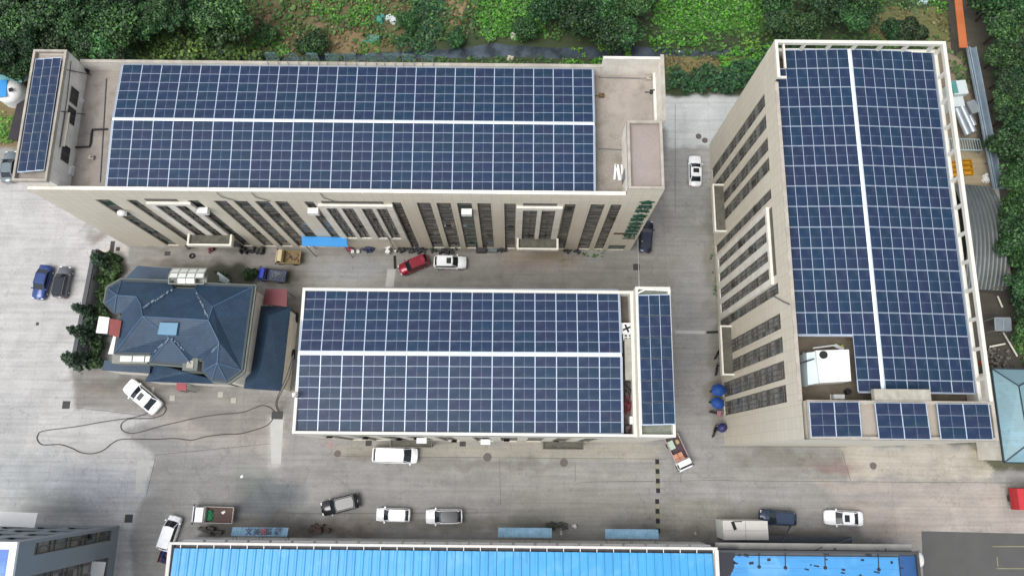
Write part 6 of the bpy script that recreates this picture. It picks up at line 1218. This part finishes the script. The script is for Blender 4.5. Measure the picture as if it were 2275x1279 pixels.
#@@NEXT
# ================================================================ VEGETATION
def leafmat(name, dark, mid, light, obj=.5):
    g = NT(name); isl = g.n('NewGeometry').outputs['Random Per Island']; oi = g.n('ObjectInfo').outputs['Random']
    ra = g.n('ValToRGB'); g.l(isl, ra.inputs[0]); e = ra.color_ramp.elements; e[0].color = dark; e[1].color = light; m = ra.color_ramp.elements.new(.55); m.color = mid
    c = g.mix(g.ramp(g.noise(g.n('TexCoord').outputs['Object'], .55, 3), .35, .65), g.mix(.0, ra.outputs[0], dark), g.mix(.55, ra.outputs[0], dark))
    if obj:
        hs = g.n('HueSaturation'); g.l(c, hs.inputs['Color']); mr = g.n('MapRange', i_3=.485, i_4=.53); g.l(oi, mr.inputs[0]); g.l(mr.outputs[0], hs.inputs['Hue'])
        mv = g.n('MapRange', i_3=1 - obj, i_4=1 + obj); sp = g.n('Math', operation='PINGPONG', i_1=.23); g.l(oi, sp.inputs[0]); s2 = g.n('Math', operation='MULTIPLY', i_1=4.3); g.l(sp.outputs[0], s2.inputs[0]); g.l(s2.outputs[0], mv.inputs[0]); g.l(mv.outputs[0], hs.inputs['Value']); c = hs.outputs[0]
    return g.out(c, .6)
L_TREE = leafmat('tree_leaves', C(22, 46, 20, .85), C(46, 86, 40, .85), C(90, 132, 64, .85), .5)
L_LUSH = leafmat('lush_leaves', C(44, 96, 18, .9), C(72, 142, 32, .9), C(112, 176, 50, .9), 0)
L_MID = leafmat('mid_leaves', C(38, 70, 24, .9), C(62, 104, 38, .9), C(98, 134, 58, .9), 0)
L_DEEP = leafmat('deep_leaves', C(16, 50, 26, .9), C(34, 84, 42, .9), C(66, 118, 60, .9), 0)
L_DRY = leafmat('dry_leaves', C(82, 76, 44), C(118, 108, 66), C(150, 138, 92), 0)
L_LIME = leafmat('lime_leaves', C(90, 140, 30), C(126, 176, 40), C(150, 200, 60), 0)
M_BARK = mat('bark', C(70, 58, 46), .9)
def quads(P, N, S, asp=1.3):
    n = len(P); r = RNG.normal(size=(n, 3)); U = np.cross(N, r); U /= np.linalg.norm(U, axis=1)[:, None] + 1e-9; W_ = np.cross(N, U); U = U * (S * asp)[:, None] * .5; W_ = W_ * S[:, None] * .5
    V_ = np.stack([P - U, P - W_ * .9 + U * .1, P + U, P + W_], 1).reshape(-1, 3); return V_, np.arange(4 * n).reshape(n, 4)
def crown(seed, R=3., Hc=2.6, lumps=16, leaves=2600, ls=.42):
    rg = np.random.default_rng(seed); Ps = []; Ns = []
    cs = [(0, 0, 0, R * .62)]
    for i in range(lumps): a = rg.uniform(0, 6.28); q_ = R * math.sqrt(rg.uniform(.05, .8)); cs.append((q_ * math.cos(a), q_ * math.sin(a), rg.uniform(-.5, .5) * Hc * .6 + Hc * .35 * (1 - q_ / R), R * rg.uniform(.22, .42)))
    for cx_, cy_, cz_, r_ in cs:
        n = int(leaves * r_ ** 2 / sum(c[3] ** 2 for c in cs)); d = rg.normal(size=(n, 3)); d[:, 2] = np.abs(d[:, 2]) * .9 - .25; d /= np.linalg.norm(d, axis=1)[:, None]
        Ps.append(np.array([cx_, cy_, cz_]) + d * r_ * rg.uniform(.7, 1.12, (n, 1)) * [1, 1, .85]); Ns.append(d + rg.normal(size=(n, 3)) * .55)
    P = np.concatenate(Ps); N = np.concatenate(Ns); N /= np.linalg.norm(N, axis=1)[:, None]
    V_, F_ = quads(P, N, rg.uniform(.6, 1.3, len(P)) * ls); return fastmesh('crown', V_, F_)
def trunk(seed, h):
    random.seed(seed); b = MB(); b.cyl((0, 0, 0), (0, 0, h * .75), .22, 8, .13)
    for i in range(6): a = i * 1.05 + random.uniform(-.3, .3); b.cyl((0, 0, h * (.45 + .05 * i)), (math.cos(a) * 1.6, math.sin(a) * 1.6, h * (.8 + .04 * i)), .09, 6, .03)
    o = b.build('trunk', M_BARK); m = o.data; D.objects.remove(o); return m
CR = []
for i in range(5): me = crown(100 + i, 3., 2.6, 20 + 3 * i, 4200, .34); me.materials.append(L_TREE); CR.append((me, trunk(i, 5.)))
def tree(px, py, R, h, label, group=None, v=None, z=None):
    z = h; x, y = at(px, py, z); v = random.randrange(5) if v is None else v; s = R / 3.
    r = thing('tree', label, 'tree', (x, y, 0), random.uniform(0, 6.28), group)
    c = D.objects.new('crown', CR[v][0]); COL.objects.link(c); c.parent = r; c.location = (0, 0, h - 1.2 * s); c.scale = (s, s, s * random.uniform(.8, 1.1))
    t_ = D.objects.new('trunk', CR[v][1]); COL.objects.link(t_); t_.parent = r; t_.scale = (s, s, (h - .5) / 5.); return r
random.seed(11)
ORD = 'first second third fourth fifth sixth seventh eighth ninth tenth eleventh twelfth thirteenth fourteenth fifteenth sixteenth seventeenth eighteenth'.split()
def grove(poly, n, R0, R1, h0, h1, kind, where, group, bands, vert=False, mind=.75):
    done = []; k = 0; xs = [p[0] for p in poly]; ys = [p[1] for p in poly]
    while len(done) < n and k < 4000:
        k += 1; px, py = random.uniform(min(xs), max(xs)), random.uniform(min(ys), max(ys))
        if not inpoly(np.array([px]), np.array([py]), poly)[0]: continue
        R = random.uniform(R0, R1)
        if any(math.hypot(px - a, py - b_) < (R + c) * mind * 14 * .5 * 1.2 for a, b_, c in done): continue
        done.append((px, py, R))
    q = 0 if vert else 1; m = len(bands); done.sort(key=lambda d: d[q])
    for i, nm in enumerate(bands):
        part = sorted(done[i * n // m:(i + 1) * n // m] if len(done) == n else done[i * len(done) // m:(i + 1) * len(done) // m], key=lambda d: d[1 - q])
        for k, (px, py, R) in enumerate(part):
            tree(px, py, R, random.uniform(h0, h1), '%s, %s from %s, %s %s' % (kind, ORD[k], 'top' if vert else 'left', nm, where), group)
grove([(-30, -25), (540, -25), (525, 30), (530, 85), (430, 60), (330, 52), (270, 70), (245, 105), (150, 95), (60, 105), (-30, 150)], 40, 1.9, 3.2, 4.5, 7.5, 'leafy dark tree', 'row of the northwest wood', 'trees of the northwest wood', ('back', 'middle', 'front'))
grove([(-30, 100), (70, 110), (60, 140), (30, 150), (-30, 150)], 4, 1.6, 2.2, 4, 6, 'small dark tree', 'cluster beside the west penthouse', 'trees beside the west penthouse', ('low',))
grove([(1180, -25), (1440, -25), (1440, 30), (1400, 75), (1330, 82), (1240, 66), (1190, 20)], 12, 1.7, 2.8, 4.5, 6.5, 'bushy dark tree', 'row of the clump by the stream', 'trees of the clump by the stream', ('back', 'front'))
grove([(1690, -25), (1930, -25), (1925, 40), (1880, 78), (1740, 70), (1700, 40)], 11, 1.6, 2.6, 4, 6, 'dark bushy tree', 'row north of the white roof frame', 'trees north of the east block', ('back', 'front'))
grove([(2215, -25), (2300, -25), (2300, 860), (2290, 860), (2270, 560), (2245, 300), (2205, 60)], 26, 1.6, 2.8, 4, 6.5, 'green tree', 'column along the right edge', 'trees on the east slope', ('inner', 'outer'), True)
for l, px, py, R, h in (('round bush at the garden edge right of the bare earth patch', 688, 92, 2.1, 2.2), ('small round tree at the south edge of the northwest wood', 488, 45, 2.4, 5), ('round bright bush by the orange roof', 2030, 60, 2.2, 2.5), ('shrub beside the pale track north of the roof frame', 1990, 62, 1.6, 2.0), ('dense bush at the west bend of the dark stream', 590, 70, 1.6, 1.8),
                       ('low bush on the stream bank near the garden beds', 1010, 85, 1.3, 1.5), ('bush between the garden beds and the tree clump', 1170, 60, 1.8, 2.4), ('small tree left of the green bed', 905, 40, 1.4, 2.0)): tree(px, py, R, h, l)
# soft ground cover, too many leaves to count
def carpet(name, label, polys, dens, size, h, m, clump=0.):
    Ps = []
    for poly in polys:
        q_ = np.array([at(*p) for p in poly]); x0, y0 = q_.min(0); x1, y1 = q_.max(0); n = int((x1 - x0) * (y1 - y0) * dens)
        X = RNG.uniform(x0, x1, n); Y = RNG.uniform(y0, y1, n); wx = np.sin(Y * 1.7) * .5 + np.sin(X * 2.3 + Y) * .4
        k = inpoly(X + wx, Y + np.sin(X * 1.3) * .5 + np.sin(X * 3.1) * .25, [tuple(p) for p in q_]); X, Y = X[k], Y[k]
        f = np.sin(X * 1.1 + 1.3 * np.sin(Y * .9)) + np.sin(Y * 1.6 + X * .7) + .6 * np.sin(X * 2.9 - Y * 2.1); k = f > -2.2 + clump * 2; X, Y, f = X[k], Y[k], f[k]
        Z = h * (.35 + .3 * (f + 2) / 2.6 + RNG.uniform(0, .5, len(X))); Ps.append(np.stack([X, Y, Z], 1))
    P = np.concatenate(Ps); N = RNG.normal(size=P.shape) * .45 + [0, 0, 1]; N /= np.linalg.norm(N, axis=1)[:, None]
    V_, F_ = quads(P, N, RNG.uniform(.5, 1.4, len(P)) * size); me = fastmesh(name, V_, F_); me.materials.append(m)
    o = D.objects.new(name, me); COL.objects.link(o); return tag(o, label, 'ground cover', None, 'stuff')
carpet('undergrowth', 'dark green undergrowth filling the north strip between trees and stream', [[(-120, -120), (2400, -120), (2400, -20), (1700, 60), (1470, 70), (1180, 90), (940, 100), (520, 60), (520, 110), (250, 60), (-120, 170)], [(430, 60), (640, 60), (640, 135), (430, 135)], [(1440, 70), (1720, 60), (1720, 130), (1440, 130)], [(1700, 50), (2110, 90), (2090, 120), (1700, 110)], [(480, 132), (1390, 148), (1390, 165), (480, 165)]], 6, .42, .45, L_MID, .3)
carpet('bank_grass', 'strip of bank grass between the stream and the north block', [[(600, 136), (900, 130), (1100, 130), (1390, 130), (1390, 165), (600, 160)]], 12, .3, .4, L_MID, .2)
carpet('vine_mound', 'bright leafy vine mound against the north wall of the north block', [[(250, 128), (256, 90), (300, 70), (340, 64), (395, 72), (430, 95), (470, 120), (590, 128), (590, 150), (250, 150)]], 26, .36, 2.2, leafmat('vine_leaves', C(46, 74, 24), C(80, 116, 42), C(132, 160, 70), 0))
carpet('meadow', 'bright green weed meadow east of the tree clump', [[(1445, -60), (1705, -60), (1690, 60), (1600, 72), (1480, 76), (1440, 30)], [(1050, -60), (1185, -60), (1195, 30), (1215, 78), (1150, 92), (1070, 84), (1055, 20)]], 20, .3, .4, L_LUSH)
carpet('crop_bed', 'dense deep green crop bed in the middle of the gardens', [[(925, -60), (985, -60), (985, 60), (975, 105), (920, 125), (870, 120), (905, 60)], [(1000, 55), (1030, 55), (1025, 110), (1000, 110)]], 20, .34, .5, L_DEEP)
carpet('weeds', 'patchy dry weeds scattered over the gardens', [[(520, 30), (930, -40), (900, 110), (640, 128), (520, 110)], [(980, -40), (1060, -40), (1050, 100), (985, 100)], [(1475, 125), (1660, 128), (1630, 165), (1475, 165)], [(1935, 20), (2125, 20), (2110, 95), (1935, 90)]], 7, .32, .3, L_DRY, .55)
carpet('garden_greens', 'low green rows and tufts among the garden soil', [[(640, -60), (830, -60), (830, 30), (760, 60), (690, 30)], [(540, 60), (650, 60), (640, 130), (540, 130)], [(800, 90), (860, 95), (850, 125), (790, 125)], [(735, 10), (840, 10), (830, 60), (740, 60)], [(2040, 0), (2110, 0), (2110, 40), (2040, 30)], [(-60, 250), (38, 255), (25, 320), (-60, 320)]], 11, .3, .35, L_LUSH, .5)
carpet('shrubbery', 'dense deep green shrubs north of the pale lane', [[(1478, 162), (1560, 156), (1640, 150), (1700, 130), (1690, 170), (1650, 212), (1600, 208), (1560, 216), (1520, 208), (1478, 210)]], 24, .36, 1.3, L_DEEP)
carpet('bank_weeds', 'green bank plants along the south side of the stream', [[(1590, 122), (1720, 108), (1700, 150), (1640, 190), (1610, 160)], [(1300, 138), (1390, 132), (1390, 150), (1250, 150)], [(1440, 80), (1600, 85), (1560, 108), (1440, 105)]], 18, .32, .7, L_LUSH)
carpet('water_weed', 'lime green water weed in the stream', [[(1265, 108), (1292, 108), (1300, 124), (1278, 128)], [(1318, 104), (1350, 104), (1345, 120), (1325, 120)], [(1385, 96), (1400, 100), (1398, 126), (1388, 126)], [(1655, 88), (1685, 82), (1690, 115), (1660, 115)]], 30, .28, .3, L_LIME)
carpet('slope_weeds', 'sparse dull weeds on the dark track and east slope', [[(2100, 110), (2140, 110), (2175, 200), (2130, 200)], [(2215, -60), (2400, -60), (2400, 1000), (2250, 900), (2260, 600), (2235, 300)], [(2245, 430), (2275, 430), (2275, 840), (2255, 800)]], 9, .36, .4, L_MID, .35)
carpet('wall_weeds', 'thin weeds at the foot of the villa and north block', [[(430, 600), (560, 606), (560, 632), (430, 628)], [(222, 612), (262, 600), (250, 640), (230, 660)], [(1575, 560), (1590, 560), (1598, 690), (1585, 690)], [(1270, 555), (1345, 557), (1345, 572), (1270, 570)], [(505, 545), (530, 545), (530, 555), (505, 555)], [(-60, 190), (-10, 190), (-10, 260), (-60, 260)]], 7, .25, .25, L_MID, .8)
# hedge and pines west of the villa
hp = [(222, 562), (240, 555), (258, 570), (262, 588), (248, 620), (238, 660), (232, 700), (222, 730), (214, 815), (186, 815), (196, 740), (203, 690), (214, 620)]
q_ = [at(*p, 2.) for p in hp]; n = 9000; q2 = np.array(q_); X = RNG.uniform(q2[:, 0].min(), q2[:, 0].max(), n); Y = RNG.uniform(q2[:, 1].min(), q2[:, 1].max(), n); k = inpoly(X + np.sin(Y * 3) * .25, Y, q_); X, Y = X[k], Y[k]
Z = .7 + .5 * np.sin(X * 2.1 + Y * 1.3) * np.sin(Y * 2.2) + RNG.uniform(0, .9, len(X)); P = np.stack([X, Y, Z], 1); N = RNG.normal(size=P.shape) * .7 + [0, 0, 1]; N /= np.linalg.norm(N, axis=1)[:, None]
V_, F_ = quads(P, N, RNG.uniform(.5, 1.3, len(P)) * .36); me = fastmesh('hedge', V_, F_); me.materials.append(leafmat('hedge_leaves', C(26, 48, 20, .9), C(48, 78, 34, .9), C(86, 116, 54, .9), 0)); o = D.objects.new('hedge', me); COL.objects.link(o); tag(o, 'dark hedge between the garden wall and the villa', 'hedge')
L_PINE = leafmat('pine_needles', C(30, 50, 32), C(50, 76, 50), C(78, 104, 68), .2)
def pine(px, py, h, R, label):
    x, y = at(px, py, h * .6); r = thing('pine_tree', label, 'pine tree', (x, y, 0), random.uniform(0, 6)); Ps = []; Ns = []
    for i in range(26):
        t_ = (i + .5) / 26; a = i * 2.4; l = R * (1 - t_ * .75) * random.uniform(.6, 1.15); z0_ = h * (.25 + .72 * t_); k = 42; s = RNG.uniform(.1, 1, k)
        Ps.append(np.stack([np.cos(a) * l * s, np.sin(a) * l * s, z0_ - .25 * s * l + 0 * s], 1) + RNG.normal(size=(k, 3)) * .12); Ns.append(RNG.normal(size=(k, 3)) * .5 + [0, 0, 1])
    P = np.concatenate(Ps); N = np.concatenate(Ns); N /= np.linalg.norm(N, axis=1)[:, None]; V_, F_ = quads(P, N, RNG.uniform(.6, 1.2, len(P)) * .3, 1.8); me = fastmesh('crown', V_, F_); me.materials.append(L_PINE)
    c = D.objects.new('crown', me); COL.objects.link(c); c.parent = r; b = MB(); b.cyl((0, 0, 0), (0, 0, h * .95), .14, 8, .04); b.build('trunk', M_BARK, r)
pine(165, 798, 6, 1.8, 'spiky pine at the south end of the garden wall'); pine(180, 738, 6.5, 1.6, 'pine leaning over the middle of the garden wall'); pine(184, 688, 6, 1.0, 'thin pine over the garden wall near its buttress'); pine(208, 722, 5.5, 1.3, 'pine between the garden wall and the white canopy'); pine(222, 577, 4.5, 1.2, 'small pine at the north end of the hedge')
tree(478, 622, 1.1, 1.6, 'low shrub behind the villa left of the blue truck'); tree(555, 608, .9, 1.3, 'small shrub by the cab of the blue truck')
